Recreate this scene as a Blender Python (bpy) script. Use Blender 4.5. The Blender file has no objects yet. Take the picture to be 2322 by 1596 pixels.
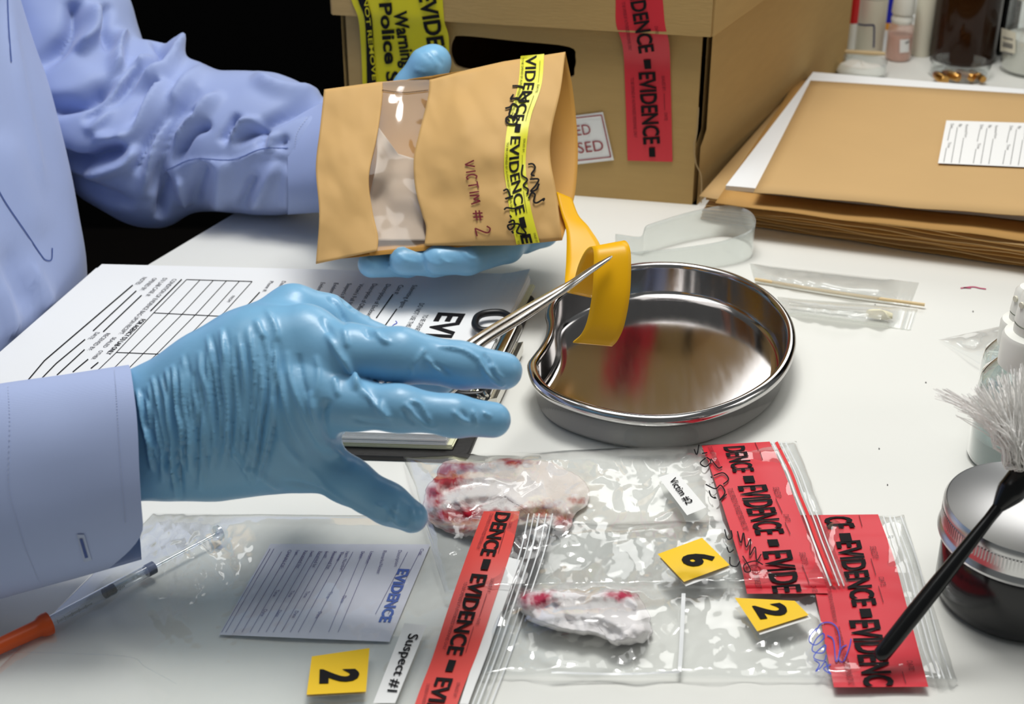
import bpy, bmesh, math, random
import numpy as np
from mathutils import Vector, Matrix

# ------------------------------------------------------------------ camera, light, exposure
F, CX, CY = 3400.0, 1161.0, 798.0
TH = math.radians(28.5)
TZ = 0.75                       # table top
CAM = np.array([0.0, 0.0, TZ + 0.44])
FWD = np.array([0.0, math.cos(TH), -math.sin(TH)])
RGT = np.array([1.0, 0.0, 0.0])
DWN = np.array([0.0, -math.sin(TH), -math.cos(TH)])
SC = bpy.context.scene
COL = SC.collection

cd = bpy.data.cameras.new('camera')
cam = bpy.data.objects.new('camera', cd)
COL.objects.link(cam)
cam.location = CAM
cam.rotation_euler = (math.radians(90) - TH, 0, 0)
cd.sensor_width = 36.0
cd.lens = 36.0 * F / 2322.0
cd.clip_start = 0.02
cd.dof.use_dof = True
cd.dof.focus_distance = 0.80
cd.dof.aperture_fstop = 14.0
SC.camera = cam

SC.view_settings.view_transform = 'Standard'
SC.view_settings.look = 'None'
SC.view_settings.gamma = 1.0
SC.view_settings.use_curve_mapping = False
SC.view_settings.exposure = 0.0

w = bpy.data.worlds.new('world')
SC.world = w
w.use_nodes = True
w.node_tree.nodes['Background'].inputs[0].default_value = (0.95, 1.0, 1.0, 1)
w.node_tree.nodes['Background'].inputs[1].default_value = 0.12


def area(name, loc, target, sx, sy, power, col=(1, 1, 1)):
    ld = bpy.data.lights.new(name, 'AREA')
    ld.shape = 'RECTANGLE'
    ld.size, ld.size_y, ld.energy, ld.color = sx, sy, power, col
    o = bpy.data.objects.new(name, ld)
    COL.objects.link(o)
    o.location = loc
    o.rotation_euler = (Vector(target) - Vector(loc)).to_track_quat('-Z', 'Y').to_euler()
    return o


area('work_lamp', (0.06, 0.92, 1.70), (0.02, 0.80, 0.75), 0.34, 0.28, 6.0, (1.0, 0.99, 0.96))
area('bench_lamp', (0.62, 2.15, 1.68), (0.10, 0.8, 0.75), 0.9, 0.6, 4.2, (1.0, 0.99, 0.96))
area('overhead_fill', (-0.10, 0.90, 2.60), (-0.10, 0.90, 0.0), 1.8, 1.3, 14.0, (1.0, 1.0, 0.98))  # added soft fill, evens the table and gives the films something to reflect
area('box_side_fill', (1.45, 0.72, 1.55), (0.15, 0.95, 0.8), 0.5, 0.5, 2.0, (1.0, 0.98, 0.94))  # added fill from the right, brightens the side of the carton


# ------------------------------------------------------------------ pixel <-> place helpers (rays of the photograph's camera)
def rays(p):
    p = np.atleast_2d(np.asarray(p, float))
    x = (p[:, 0] - CX) / F
    y = (p[:, 1] - CY) / F
    return FWD[None] + x[:, None] * RGT[None] + y[:, None] * DWN[None]


def G(p, h=0.0):
    """where the ray through a photo point meets the plane h above the table"""
    d = rays(p)
    t = (TZ + np.asarray(h) - CAM[2]) / d[:, 2]
    return CAM[None] + d * t[:, None]


def D(p, z):
    """the point at depth z on the ray through a photo point"""
    d = rays(p)
    return CAM[None] + d * np.broadcast_to(np.asarray(z, float), (len(d),))[:, None]


def g1(x, y, h=0.0):
    return G([(x, y)], h)[0]


def d1(x, y, z):
    return D([(x, y)], z)[0]


def proj(P):
    q = np.asarray(P) - CAM[None]
    z = q @ FWD
    return np.stack([CX + F * (q @ RGT) / z, CY + F * (q @ DWN) / z], 1), z


def plane_map(p0, n, off=0.0):
    """photo points onto a world plane"""
    p0, n = np.asarray(p0, float), np.asarray(n, float)
    n = n / np.linalg.norm(n)
    p0 = p0 + n * off

    def m(p):
        d = rays(p)
        t = ((p0 - CAM) @ n) / (d @ n)
        return CAM[None] + d * t[:, None]
    return m


def flat(h):
    return lambda p: G(p, h)


# ------------------------------------------------------------------ numbers
def lin(r, g, b):
    def f(c):
        c /= 255.0
        return c / 12.92 if c <= 0.04045 else ((c + 0.055) / 1.055) ** 2.4
    return (f(r), f(g), f(b), 1.0)


def _hash(i, j, k, s):
    v = np.sin(i * 127.1 + j * 311.7 + k * 74.7 + s * 53.3) * 43758.5453
    return v - np.floor(v)


def noise3(P, scale=1.0, seed=0):
    P = np.asarray(P, float) * scale
    i = np.floor(P)
    f = P - i
    u = f * f * (3 - 2 * f)
    r = 0
    for a in (0, 1):
        for b in (0, 1):
            for c in (0, 1):
                wgt = (u[:, 0] if a else 1 - u[:, 0]) * (u[:, 1] if b else 1 - u[:, 1]) * (u[:, 2] if c else 1 - u[:, 2])
                r = r + wgt * _hash(i[:, 0] + a, i[:, 1] + b, i[:, 2] + c, seed)
    return r * 2 - 1


def n2(p, scale, seed=0):
    p = np.asarray(p, float)
    return noise3(np.stack([p[:, 0], p[:, 1], np.zeros(len(p))], 1), scale, seed)


def facets(p, scale, seed=0, turn=0.0):
    """creased, flat-faceted height 0..1, like handled film"""
    p = np.asarray(p, float)
    c, s_ = math.cos(turn), math.sin(turn)
    q = np.stack([p[:, 0] * c - p[:, 1] * s_, p[:, 0] * s_ + p[:, 1] * c], 1) * scale
    q = q + .35 * np.stack([n2(q, .7, seed + 11), n2(q, .7, seed + 12)], 1)
    i = np.floor(q)
    f = q - i
    h = lambda a, b: _hash(i[:, 0] + a, i[:, 1] + b, 0 * i[:, 0], seed)
    f0, f1 = f[:, 0], f[:, 1]
    lo = h(0, 0) + (h(1, 0) - h(0, 0)) * f0 + (h(0, 1) - h(0, 0)) * f1
    hi = h(1, 1) + (h(0, 1) - h(1, 1)) * (1 - f0) + (h(1, 0) - h(1, 1)) * (1 - f1)
    return np.where(f0 + f1 < 1, lo, hi)


def spline(pts, n, closed=False):
    P = np.asarray(pts, float)
    m = len(P)
    segs = m if closed else m - 1
    t = np.linspace(0, segs, n, endpoint=not closed)
    i = np.minimum(np.floor(t).astype(int), segs - 1)
    f = (t - i)[:, None]
    if closed:
        idx = lambda k: P[(i + k) % m]
        a, b, c, d = idx(-1), idx(0), idx(1), idx(2)
    else:
        E = np.vstack([2 * P[0] - P[1], P, 2 * P[-1] - P[-2]])
        a, b, c, d = E[i], E[i + 1], E[i + 2], E[i + 3]
    return 0.5 * (2 * b + (c - a) * f + (2 * a - 5 * b + 4 * c - d) * f ** 2 + (3 * b - a - 3 * c + d) * f ** 3)


def even(P, n, closed=True):
    P = np.asarray(P, float)
    Q = np.vstack([P, P[:1]]) if closed else P
    s = np.r_[0, np.cumsum(np.linalg.norm(np.diff(Q, axis=0), axis=1))]
    t = np.linspace(0, s[-1], n, endpoint=not closed)
    return np.stack([np.interp(t, s, Q[:, k]) for k in range(Q.shape[1])], 1)


# ------------------------------------------------------------------ materials
MATS = {}


def mat(name, rgb, rough=0.5, metal=0.0, spec=0.5, nscale=0, namt=0.0, bscale=0, bstr=0.0, trans=0.0, ior=1.45, sub=0.0,
        stain=None, aniso=None, coat=0.0, stretch=(1, 1, 1), bdist=0.001, rvar=0.0, emit=None, sheen=0.0):
    m = bpy.data.materials.new(name)
    MATS[name] = m
    m.use_nodes = True
    nt = m.node_tree
    b = nt.nodes['Principled BSDF']
    c = rgb if len(rgb) == 4 else lin(*rgb)
    b.inputs['Base Color'].default_value = c
    b.inputs['Roughness'].default_value = rough
    b.inputs['Metallic'].default_value = metal
    b.inputs['Specular IOR Level'].default_value = spec
    b.inputs['IOR'].default_value = ior
    b.inputs['Transmission Weight'].default_value = trans
    b.inputs['Coat Weight'].default_value = coat
    b.inputs['Sheen Weight'].default_value = sheen
    if sub:
        b.inputs['Subsurface Weight'].default_value = sub
        b.inputs['Subsurface Radius'].default_value = (0.004, 0.004, 0.004)
        b.inputs['Subsurface Scale'].default_value = 1.0
    tc = nt.nodes.new('ShaderNodeTexCoord')
    mp = nt.nodes.new('ShaderNodeMapping')
    mp.inputs['Scale'].default_value = stretch
    nt.links.new(tc.outputs['Object'], mp.inputs['Vector'])
    colsock = None
    if namt:
        n = nt.nodes.new('ShaderNodeTexNoise')
        n.inputs['Scale'].default_value = nscale
        n.inputs['Detail'].default_value = 6
        nt.links.new(mp.outputs[0], n.inputs['Vector'])
        mx = nt.nodes.new('ShaderNodeMix')
        mx.data_type = 'RGBA'
        mx.inputs['A'].default_value = tuple(max(0, x * (1 - namt)) for x in c[:3]) + (1,)
        mx.inputs['B'].default_value = tuple(min(1, x * (1 + namt)) for x in c[:3]) + (1,)
        nt.links.new(n.outputs[0], mx.inputs['Factor'])
        colsock = mx.outputs['Result']
        if rvar:
            mr = nt.nodes.new('ShaderNodeMapRange')
            mr.inputs['To Min'].default_value = max(0, rough - rvar)
            mr.inputs['To Max'].default_value = rough + rvar
            nt.links.new(n.outputs[0], mr.inputs['Value'])
            nt.links.new(mr.outputs[0], b.inputs['Roughness'])
    if stain is not None:                                    # dried marks with a shape of their own (mesh attribute)
        at = nt.nodes.new('ShaderNodeAttribute')
        at.attribute_name = 'stain'
        mx = nt.nodes.new('ShaderNodeMix')
        mx.data_type = 'RGBA'
        mx.inputs['A'].default_value = c
        mx.inputs['B'].default_value = lin(*stain)
        if colsock:
            nt.links.new(colsock, mx.inputs['A'])
        nt.links.new(at.outputs['Fac'], mx.inputs['Factor'])
        colsock = mx.outputs['Result']
    if colsock:
        nt.links.new(colsock, b.inputs['Base Color'])
    if bstr:
        n = nt.nodes.new('ShaderNodeTexNoise')
        n.inputs['Scale'].default_value = bscale
        n.inputs['Detail'].default_value = 4
        nt.links.new(mp.outputs[0], n.inputs['Vector'])
        bp = nt.nodes.new('ShaderNodeBump')
        bp.inputs['Strength'].default_value = bstr
        bp.inputs['Distance'].default_value = bdist
        nt.links.new(n.outputs[0], bp.inputs['Height'])
        nt.links.new(bp.outputs[0], b.inputs['Normal'])
    return m


def film(name, tint=(0.97, 0.98, 0.98), gloss=0.06, ior=1.45, haze=0.04, boost=1.0, hcol=(0.9, 0.9, 0.9), bscale=0, bstr=0.0):
    """thin clear plastic or glass: see-through, glossy by its angle, a little milky"""
    m = bpy.data.materials.new(name)
    MATS[name] = m
    m.use_nodes = True
    nt = m.node_tree
    nt.nodes.clear()
    out = nt.nodes.new('ShaderNodeOutputMaterial')
    tr = nt.nodes.new('ShaderNodeBsdfTransparent')
    tr.inputs[0].default_value = tint + (1,)
    gl = nt.nodes.new('ShaderNodeBsdfGlossy')
    gl.inputs['Roughness'].default_value = gloss
    gl.inputs[0].default_value = (1, 1, 1, 1)
    df = nt.nodes.new('ShaderNodeBsdfDiffuse')
    df.inputs[0].default_value = hcol + (1,)
    fr = nt.nodes.new('ShaderNodeLayerWeight')             # the same from either side of the sheet
    fr.inputs['Blend'].default_value = 0.5
    pw = nt.nodes.new('ShaderNodeMath')
    pw.operation = 'POWER'
    pw.inputs[1].default_value = 4.0
    mu = nt.nodes.new('ShaderNodeMath')
    mu.operation = 'MULTIPLY_ADD'
    mu.use_clamp = True
    mu.inputs[1].default_value = 0.85 * boost
    mu.inputs[2].default_value = ((ior - 1) / (ior + 1)) ** 2 * boost * 1.3
    nt.links.new(fr.outputs['Facing'], pw.inputs[0])
    nt.links.new(pw.outputs[0], mu.inputs[0])
    m1 = nt.nodes.new('ShaderNodeMixShader')
    m1.inputs[0].default_value = haze
    m2 = nt.nodes.new('ShaderNodeMixShader')
    nt.links.new(tr.outputs[0], m1.inputs[1])
    nt.links.new(df.outputs[0], m1.inputs[2])
    nt.links.new(m1.outputs[0], m2.inputs[1])
    nt.links.new(gl.outputs[0], m2.inputs[2])
    nt.links.new(mu.outputs[0], m2.inputs[0])
    nt.links.new(m2.outputs[0], out.inputs[0])
    if bstr:
        tc = nt.nodes.new('ShaderNodeTexCoord')
        n = nt.nodes.new('ShaderNodeTexNoise')
        n.inputs['Scale'].default_value = bscale
        n.inputs['Detail'].default_value = 3
        n.inputs['Distortion'].default_value = 0.8
        nt.links.new(tc.outputs['Object'], n.inputs['Vector'])
        bp = nt.nodes.new('ShaderNodeBump')
        bp.inputs['Strength'].default_value = bstr
        bp.inputs['Distance'].default_value = 0.003
        nt.links.new(n.outputs[0], bp.inputs['Height'])
        for s in (gl.inputs['Normal'], fr.inputs['Normal']):
            nt.links.new(bp.outputs[0], s)
    return m


# ------------------------------------------------------------------ mesh builder
_TXT = {}


def text_shape(s, bold=0.0):
    """outline triangles of a word: x runs 0..1, a capital is 1 high"""
    k = (s, bold)
    if k not in _TXT:
        c = bpy.data.curves.new('word', 'FONT')
        c.body = s
        c.resolution_u = 3
        c.offset = bold
        o = bpy.data.objects.new('word', c)
        COL.objects.link(o)
        bpy.context.view_layer.update()
        dg = bpy.context.evaluated_depsgraph_get()
        ev = o.evaluated_get(dg)
        me = ev.to_mesh()
        v = np.array([q.co[:2] for q in me.vertices])
        f = [tuple(p.vertices) for p in me.polygons]
        ev.to_mesh_clear()
        bpy.data.objects.remove(o)
        bpy.data.curves.remove(c)
        v[:, 0] = (v[:, 0] - v[:, 0].min()) / (np.ptp(v[:, 0]) + 1e-9)
        v[:, 1] /= 0.69
        _TXT[k] = (v, f)
    return _TXT[k]


def cut(v, f, nx, ny=0):
    bm = bmesh.new()
    bv = [bm.verts.new((a[0], a[1], 0)) for a in v]
    for q in f:
        try:
            bm.faces.new([bv[i] for i in q])
        except ValueError:
            pass
    for ax, n in ((0, nx), (1, ny)):
        for i in range(1, n):
            co = (i / n, 0, 0) if ax == 0 else (0, i / n, 0)
            no = (1, 0, 0) if ax == 0 else (0, 1, 0)
            bmesh.ops.bisect_plane(bm, geom=bm.verts[:] + bm.edges[:] + bm.faces[:], plane_co=co, plane_no=no)
    bm.verts.index_update()
    vv = np.array([q.co[:2] for q in bm.verts])
    ff = [tuple(x.index for x in q.verts) for q in bm.faces]
    bm.free()
    return vv, ff


class MB:
    def __init__(self):
        self.v, self.f, self.m, self.n, self.st, self.sm = [], [], [], 0, [], []

    def add(self, V, faces, mi=0, stain=None, flat=False):
        V = np.asarray(V, float)
        if len(V) == 0:
            return self
        self.v.append(V)
        self.st.append(np.zeros(len(V)) if stain is None else np.asarray(stain, float))
        n = self.n
        self.f.extend([tuple(int(i) + n for i in q) for q in faces])
        self.m.extend([mi] * len(faces))
        self.sm.extend([not flat] * len(faces))
        self.n += len(V)
        return self

    def grid(self, P, mi=0, cu=False, cv=False, flip=False, stain=None):
        """P: nu x nv x 3"""
        nu, nv = P.shape[:2]
        fs = []
        for i in range(nu if cu else nu - 1):
            for j in range(nv if cv else nv - 1):
                a, b, c, d = i * nv + j, ((i + 1) % nu) * nv + j, ((i + 1) % nu) * nv + (j + 1) % nv, i * nv + (j + 1) % nv
                fs.append((a, d, c, b) if flip else (a, b, c, d))
        return self.add(P.reshape(-1, 3), fs, mi, stain)

    def fan(self, loop, mi=0, flip=False):
        n = len(loop)
        return self.add(loop, [tuple(range(n))[::-1] if flip else tuple(range(n))], mi)

    def box(self, c, ex, ey, ez, mi=0):
        """centre and three half-vectors"""
        c, ex, ey, ez = map(np.asarray, (c, ex, ey, ez))
        V = [c + sx * ex + sy * ey + sz * ez for sx in (-1, 1) for sy in (-1, 1) for sz in (-1, 1)]
        return self.add(V, [(0, 1, 3, 2), (4, 6, 7, 5), (0, 4, 5, 1), (2, 3, 7, 6), (0, 2, 6, 4), (1, 5, 7, 3)], mi)

    def tube(self, path, r, n=12, mi=0, caps=True, squash=None):
        P = np.asarray(path, float)
        R = np.broadcast_to(np.asarray(r, float), (len(P),))
        T = np.gradient(P, axis=0)
        T /= np.linalg.norm(T, axis=1)[:, None] + 1e-12
        up = np.array([0, 0, 1.0]) if abs(T[0][2]) < 0.9 else np.array([1.0, 0, 0])
        rings = []
        x = np.cross(up, T[0])
        for i in range(len(P)):
            x = x - T[i] * (x @ T[i])
            x /= np.linalg.norm(x)
            y = np.cross(T[i], x)
            a = np.linspace(0, 2 * math.pi, n, endpoint=False)
            rings.append(P[i] + R[i] * (np.cos(a)[:, None] * x + np.sin(a)[:, None] * y * (squash or 1)))
        self.grid(np.array(rings), mi, cv=True)
        if caps:
            self.fan(rings[0], mi)
            self.fan(rings[-1], mi, True)
        return self

    def lathe(self, c, prof, n=48, mi=0, axis=(0, 0, 1)):
        """prof: (radius, height) pairs about an upright axis through c"""
        a = np.linspace(0, 2 * math.pi, n, endpoint=False)
        ax = np.asarray(axis, float)
        ax /= np.linalg.norm(ax)
        x = np.cross(ax, (0, 1, 0) if abs(ax[1]) < 0.9 else (1, 0, 0))
        x /= np.linalg.norm(x)
        y = np.cross(ax, x)
        rings = [np.asarray(c) + h * ax + r * (np.cos(a)[:, None] * x + np.sin(a)[:, None] * y) for r, h in prof]
        self.grid(np.array(rings), mi, cv=True, flip=True)
        return self

    # ---- printing: everything is placed by photo points and laid onto a surface by a mapper
    def quad(self, q, mp, mi=0, nu=1, nv=1):
        """q: four photo points tl, tr, br, bl"""
        q = np.asarray(q, float)
        u, v = np.meshgrid(np.linspace(0, 1, nu + 1), np.linspace(0, 1, nv + 1), indexing='ij')
        u, v = u[..., None], v[..., None]
        p = (1 - v) * ((1 - u) * q[0] + u * q[1]) + v * ((1 - u) * q[3] + u * q[2])
        P = mp(p.reshape(-1, 2)).reshape(nu + 1, nv + 1, 3)
        return self.grid(P, mi, flip=True)

    def text(self, s, p0, p1, up, mp, mi=0, bold=0.0, div=0):
        """baseline from photo point p0 to p1; up: photo vector of a capital's height"""
        v, f = text_shape(s, bold)
        if div:
            v, f = cut(v, f, div)
        p0, p1, up = (np.asarray(a, float) for a in (p0, p1, up))
        p = p0 + v[:, :1] * (p1 - p0) + v[:, 1:] * up
        return self.add(mp(p), f, mi, flat=True)

    def stroke(self, pts, wd, mp, mi=0, smooth=True):
        P = np.asarray(pts, float)
        P = spline(P, max(12, len(P) * 7)) if smooth and len(P) > 2 else even(P, max(2, len(P) * 6), False)
        T = np.gradient(P, axis=0)
        T /= np.linalg.norm(T, axis=1)[:, None] + 1e-9
        N = np.stack([-T[:, 1], T[:, 0]], 1) * (wd / 2.0)
        L, Rr = mp(P - N), mp(P + N)
        return self.grid(np.stack([L, Rr], 1), mi)

    def build(self, name, mats, parent=None, smooth=True, solid=0.0, sharp=40):
        V = np.vstack(self.v) if self.v else np.zeros((0, 3))
        root = parent
        while root is not None and root.parent is not None:
            root = root.parent
        org = np.array(root.location) if root is not None else V.mean(0)
        me = bpy.data.meshes.new(name)
        me.from_pydata((V - org).tolist(), [], self.f)
        mats = mats if isinstance(mats, (list, tuple)) else [mats]
        for q in mats:
            me.materials.append(MATS[q])
        me.polygons.foreach_set('material_index', self.m)
        if smooth:
            me.polygons.foreach_set('use_smooth', self.sm)
        st = np.concatenate(self.st)
        if st.any():
            a = me.attributes.new('stain', 'FLOAT', 'POINT')
            a.data.foreach_set('value', st)
        me.validate()
        me.update()
        if smooth and sharp:
            try:
                me.set_sharp_from_angle(angle=math.radians(sharp))
            except Exception:
                pass
        o = bpy.data.objects.new(name, me)
        COL.objects.link(o)
        if root is None:
            o.location = org
        else:
            o.parent = parent
        if solid:
            md = o.modifiers.new('thickness', 'SOLIDIFY')
            md.thickness = solid
            md.offset = 0
        return o


def thing(name, label, cat, loc, group=None):
    o = bpy.data.objects.new(name, None)
    o.empty_display_size = 0.02
    COL.objects.link(o)
    o.location = loc
    tag(o, label, cat, group)
    return o


def tag(o, label, cat, group=None):
    o['label'], o['category'] = label, cat
    if group:
        o['group'] = group
    return o


# ------------------------------------------------------------------ blended bodies
def smin(a, b, k):
    h = np.clip(0.5 + 0.5 * (b - a) / k, 0, 1)
    return b + (a - b) * h - k * h * (1 - h)


def cone_sdf(P, a, b, ra, rb):
    ba = b - a
    t = np.clip(((P - a) @ ba) / (ba @ ba + 1e-12), 0, 1)
    return np.linalg.norm(P - a - t[:, None] * ba, axis=1) - (ra + (rb - ra) * t)


def chain_sdf(P, ch, k):
    """ch: list of (point, radius)"""
    d = None
    for (a, ra), (b, rb) in zip(ch[:-1], ch[1:]):
        e = cone_sdf(P, a, b, ra, rb)
        d = e if d is None else smin(d, e, k)
    return d


def pxchain(lst, k=1.0):
    return [(d1(x, y, z * k), r * z * k / F) for x, y, z, r in lst]


def surface(fn, lo, hi, step, relax=1):
    """skin of a distance field (naive surface nets)"""
    lo, hi = np.asarray(lo), np.asarray(hi)
    n = np.ceil((hi - lo) / step).astype(int) + 1
    ax = [lo[i] + step * np.arange(n[i]) for i in range(3)]
    d = np.empty(n, np.float32)
    YZ = np.stack(np.meshgrid(ax[1], ax[2], indexing='ij'), -1).reshape(-1, 2)
    chunk = max(1, 400000 // len(YZ))
    for i in range(0, n[0], chunk):
        xs = ax[0][i:i + chunk]
        P = np.concatenate([np.repeat(xs, len(YZ))[:, None], np.tile(YZ, (len(xs), 1))], 1)
        d[i:i + chunk] = fn(P).reshape(len(xs), n[1], n[2])
    s = d < 0
    cnt = np.zeros(n - 1, np.float32)
    acc = np.zeros(tuple(n - 1) + (3,), np.float32)
    corners = [(a, b, c) for a in (0, 1) for b in (0, 1) for c in (0, 1)]

    def sub(A, o):
        return A[o[0]:o[0] + n[0] - 1, o[1]:o[1] + n[1] - 1, o[2]:o[2] + n[2] - 1]
    for o in corners:
        for k in range(3):
            if o[k]:
                continue
            q = list(o)
            q[k] = 1
            A, B = sub(d, o), sub(d, q)
            x = (A < 0) != (B < 0)
            t = np.where(x, A / np.where(x, A - B, 1), 0)
            cnt += x
            for c in range(3):
                acc[..., c] += x * (o[c] + (t if c == k else 0))
    act = cnt > 0
    idx = -np.ones(n - 1, np.int64)
    idx[act] = np.arange(act.sum())
    base = np.stack(np.nonzero(act), 1)
    V = lo + step * (base + acc[act] / cnt[act][:, None])
    faces = []
    for k in range(3):
        u, v = (k + 1) % 3, (k + 2) % 3
        sl0 = [slice(1, -1)] * 3
        sl0[k] = slice(0, -1)
        sl1 = list(sl0)
        sl1[k] = slice(1, None)
        A, B = s[tuple(sl0)], s[tuple(sl1)]
        e = np.stack(np.nonzero(A != B), 1)
        if len(e) == 0:
            continue
        inside = A[tuple(e.T)]
        e = e + np.array([0 if c == k else 1 for c in range(3)])
        du, dv = np.eye(3, dtype=int)[u], np.eye(3, dtype=int)[v]
        q = np.stack([idx[tuple((e - du - dv).T)], idx[tuple((e - dv).T)], idx[tuple(e.T)], idx[tuple((e - du).T)]], 1)
        q = np.where(inside[:, None], q, q[:, ::-1])
        faces.append(q)
    Fq = np.vstack(faces)
    Fq = Fq[(Fq >= 0).all(1)]
    for _ in range(relax):
        V = relaxed(V, Fq)
    return V, Fq


def relaxed(V, Fq):
    a = np.zeros_like(V)
    c = np.zeros(len(V))
    for i in range(4):
        for j in (1, 3):
            np.add.at(a, Fq[:, i], V[Fq[:, (i + j) % 4]])
            np.add.at(c, Fq[:, i], 1)
    return np.where(c[:, None] > 0, 0.5 * V + 0.5 * a / np.maximum(c, 1)[:, None], V)


def vnormals(V, Fq):
    nrm = np.cross(V[Fq[:, 2]] - V[Fq[:, 0]], V[Fq[:, 3]] - V[Fq[:, 1]])
    N = np.zeros_like(V)
    for i in range(4):
        np.add.at(N, Fq[:, i], nrm)
    return N / (np.linalg.norm(N, axis=1)[:, None] + 1e-12)


def seg_dist(p, line):
    """distance of photo points to a polyline, and the place along it (0..1)"""
    L = np.asarray(line, float)
    best = np.full(len(p), 1e9)
    where = np.zeros(len(p))
    for i in range(len(L) - 1):
        a, b = L[i], L[i + 1]
        ab = b - a
        t = np.clip(((p - a) @ ab) / (ab @ ab + 1e-9), 0, 1)
        d = np.linalg.norm(p - a - t[:, None] * ab, axis=1)
        m = d < best
        best[m] = d[m]
        where[m] = (i + t[m]) / (len(L) - 1)
    return best, where


def folds(V, Fq, strokes, passes=1):
    """raise or sink cloth folds along drawn lines, on the side that faces the maker"""
    N = vnormals(V, Fq)
    p, z = proj(V)
    view = CAM[None] - V
    view /= np.linalg.norm(view, axis=1)[:, None]
    face = np.clip((N * view).sum(1) * 3 + 0.6, 0, 1)
    disp = np.zeros(len(V))
    for line, wd, amp in strokes:
        L = spline(line, max(6, len(line) * 4)) if len(line) > 2 else np.asarray(line, float)
        lo, hi = L.min(0) - 3 * wd, L.max(0) + 3 * wd
        m = (face > 0) & (p[:, 0] > lo[0]) & (p[:, 0] < hi[0]) & (p[:, 1] > lo[1]) & (p[:, 1] < hi[1])
        if not m.any():
            continue
        d, t = seg_dist(p[m], L)
        tp = np.clip(np.minimum(t, 1 - t) * 5, 0.0, 1) ** 0.7
        disp[m] += amp * np.exp(-(d / wd) ** 2) * tp
    return V + N * (disp * face)[:, None]

# ------------------------------------------------------------------ surfaces of the place
mat('table_white', (228, 228, 222), 0.42, spec=0.35, nscale=3, namt=0.012)
mat('table_edge', (190, 190, 184), 0.6)
mat('dark_wall', (9, 9, 9), 0.9, spec=0.1)
mat('dark_floor', (19, 15, 13), 0.8, spec=0.2, nscale=8, namt=0.3)
mat('metal_leg', (60, 60, 62), 0.4, 0.8)
mat('card', (186, 154, 100), 0.75, spec=0.2, nscale=30, namt=0.07, bscale=120, bstr=0.15, stretch=(1, 1, 6))
mat('card_edge', (176, 150, 108), 0.8)
mat('tape_yellow', (228, 212, 8), 0.38)
mat('tape_red', (214, 44, 58), 0.36, nscale=25, namt=0.06)
mat('ink', (24, 22, 24), 0.75, spec=0.2)
mat('ink_soft', (70, 68, 72), 0.6)
mat('ink_grey', (120, 120, 118), 0.6)
mat('ink_red', (150, 40, 48), 0.6)
mat('ink_dark_red', (128, 30, 42), 0.6)
mat('ink_maroon', (112, 18, 34), 0.6)
mat('ink_tape_red', (120, 22, 34), 0.6)
mat('ink_blue', (40, 70, 190), 0.5)
mat('ink_navy', (35, 45, 100), 0.5)
mat('ink_violet', (92, 84, 140), 0.6)
mat('ink_print_blue', (48, 88, 178), 0.6)
mat('label_white', (238, 238, 236), 0.55)
mat('paper', (236, 237, 237), 0.7, spec=0.2)
mat('paper_edge', (214, 214, 208), 0.8, nscale=400, namt=0.2, stretch=(0.02, 0.02, 8))
mat('folder', (196, 161, 110), 0.7, spec=0.25, nscale=14, namt=0.06, bscale=40, bstr=0.12)
mat('folder_dark', (190, 146, 84), 0.7, spec=0.25, nscale=14, namt=0.06)
mat('kraft_edge', (120, 92, 60), 0.8)


def struct(o):
    o['kind'] = 'structure'
    return o


mb = MB()
mb.box((0.4, 2.75, 1.4), (3.2, 0, 0), (0, 0.05, 0), (0, 0, 1.4))
struct(mb.build('wall_back', 'dark_wall', smooth=False))
mb = MB()
mb.box((0.4, 0.6, -0.05), (3.2, 0, 0), (0, 2.2, 0), (0, 0, 0.05))
struct(mb.build('floor', 'dark_floor', smooth=False))

# ------------------------------------------------------------------ table
Le = g1(330, 600)
Lf = g1(540, 475)
ed = (Lf - Le) / np.linalg.norm(Lf - Le)
en = np.array([ed[1], -ed[0], 0])
tc = [Le - 0.75 * ed, Le + 1.45 * ed, Le + 1.45 * ed + 1.7 * en, Le - 0.75 * ed + 1.7 * en]
desk = thing('table', 'large white table with a pale edge under everything', 'table', tuple((tc[0] + tc[2]) / 2 * (1, 1, 0)))
mb = MB()
b = 0.003
ring = lambda z, o: np.array([c + o * ((tc[0] + tc[2]) / 2 - c) / np.linalg.norm((tc[0] + tc[2]) / 2 - c) for c in tc]) * (1, 1, 0) + (0, 0, z)
R = [ring(TZ - 0.030, 0), ring(TZ - b, 0), ring(TZ, b)]
mb.fan(R[2], 0, flip=True)
mb.grid(np.array([R[1], R[2]]), 1, cv=True)
mb.grid(np.array([R[0], R[1]]), 1, cv=True)
mb.fan(R[0], 1)
mb.stroke([(2178, 653), (2205, 650), (2222, 653), (2236, 655)], 2.5, flat(0.0004), 2)
mb.stroke([(2185, 652), (2202, 653)], 2, flat(0.0004), 2)
for x, y in ((1992, 1016), (2011, 1098), (1983, 690), (2098, 866), (2205, 705)):
    mb.stroke([(x, y), (x + 3, y + 1)], 2.5, flat(0.0004), 3, False)
MATS['pen_mark'] = mat('pen_mark', (190, 90, 120), 0.6)
mb.build('table_top', ['table_white', 'table_edge', 'pen_mark', 'ink_grey'], desk, smooth=False)
ctr = (tc[0] + tc[2]) / 2
for c in tc:
    mb = MB()
    q = c + (ctr - c) * 0.09
    mb.box((q[0], q[1], (TZ - 0.031) / 2), (0.025, 0, 0), (0, 0.025, 0), (0, 0, (TZ - 0.031) / 2))
    mb.build('leg', 'metal_leg', desk, smooth=False)


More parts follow.
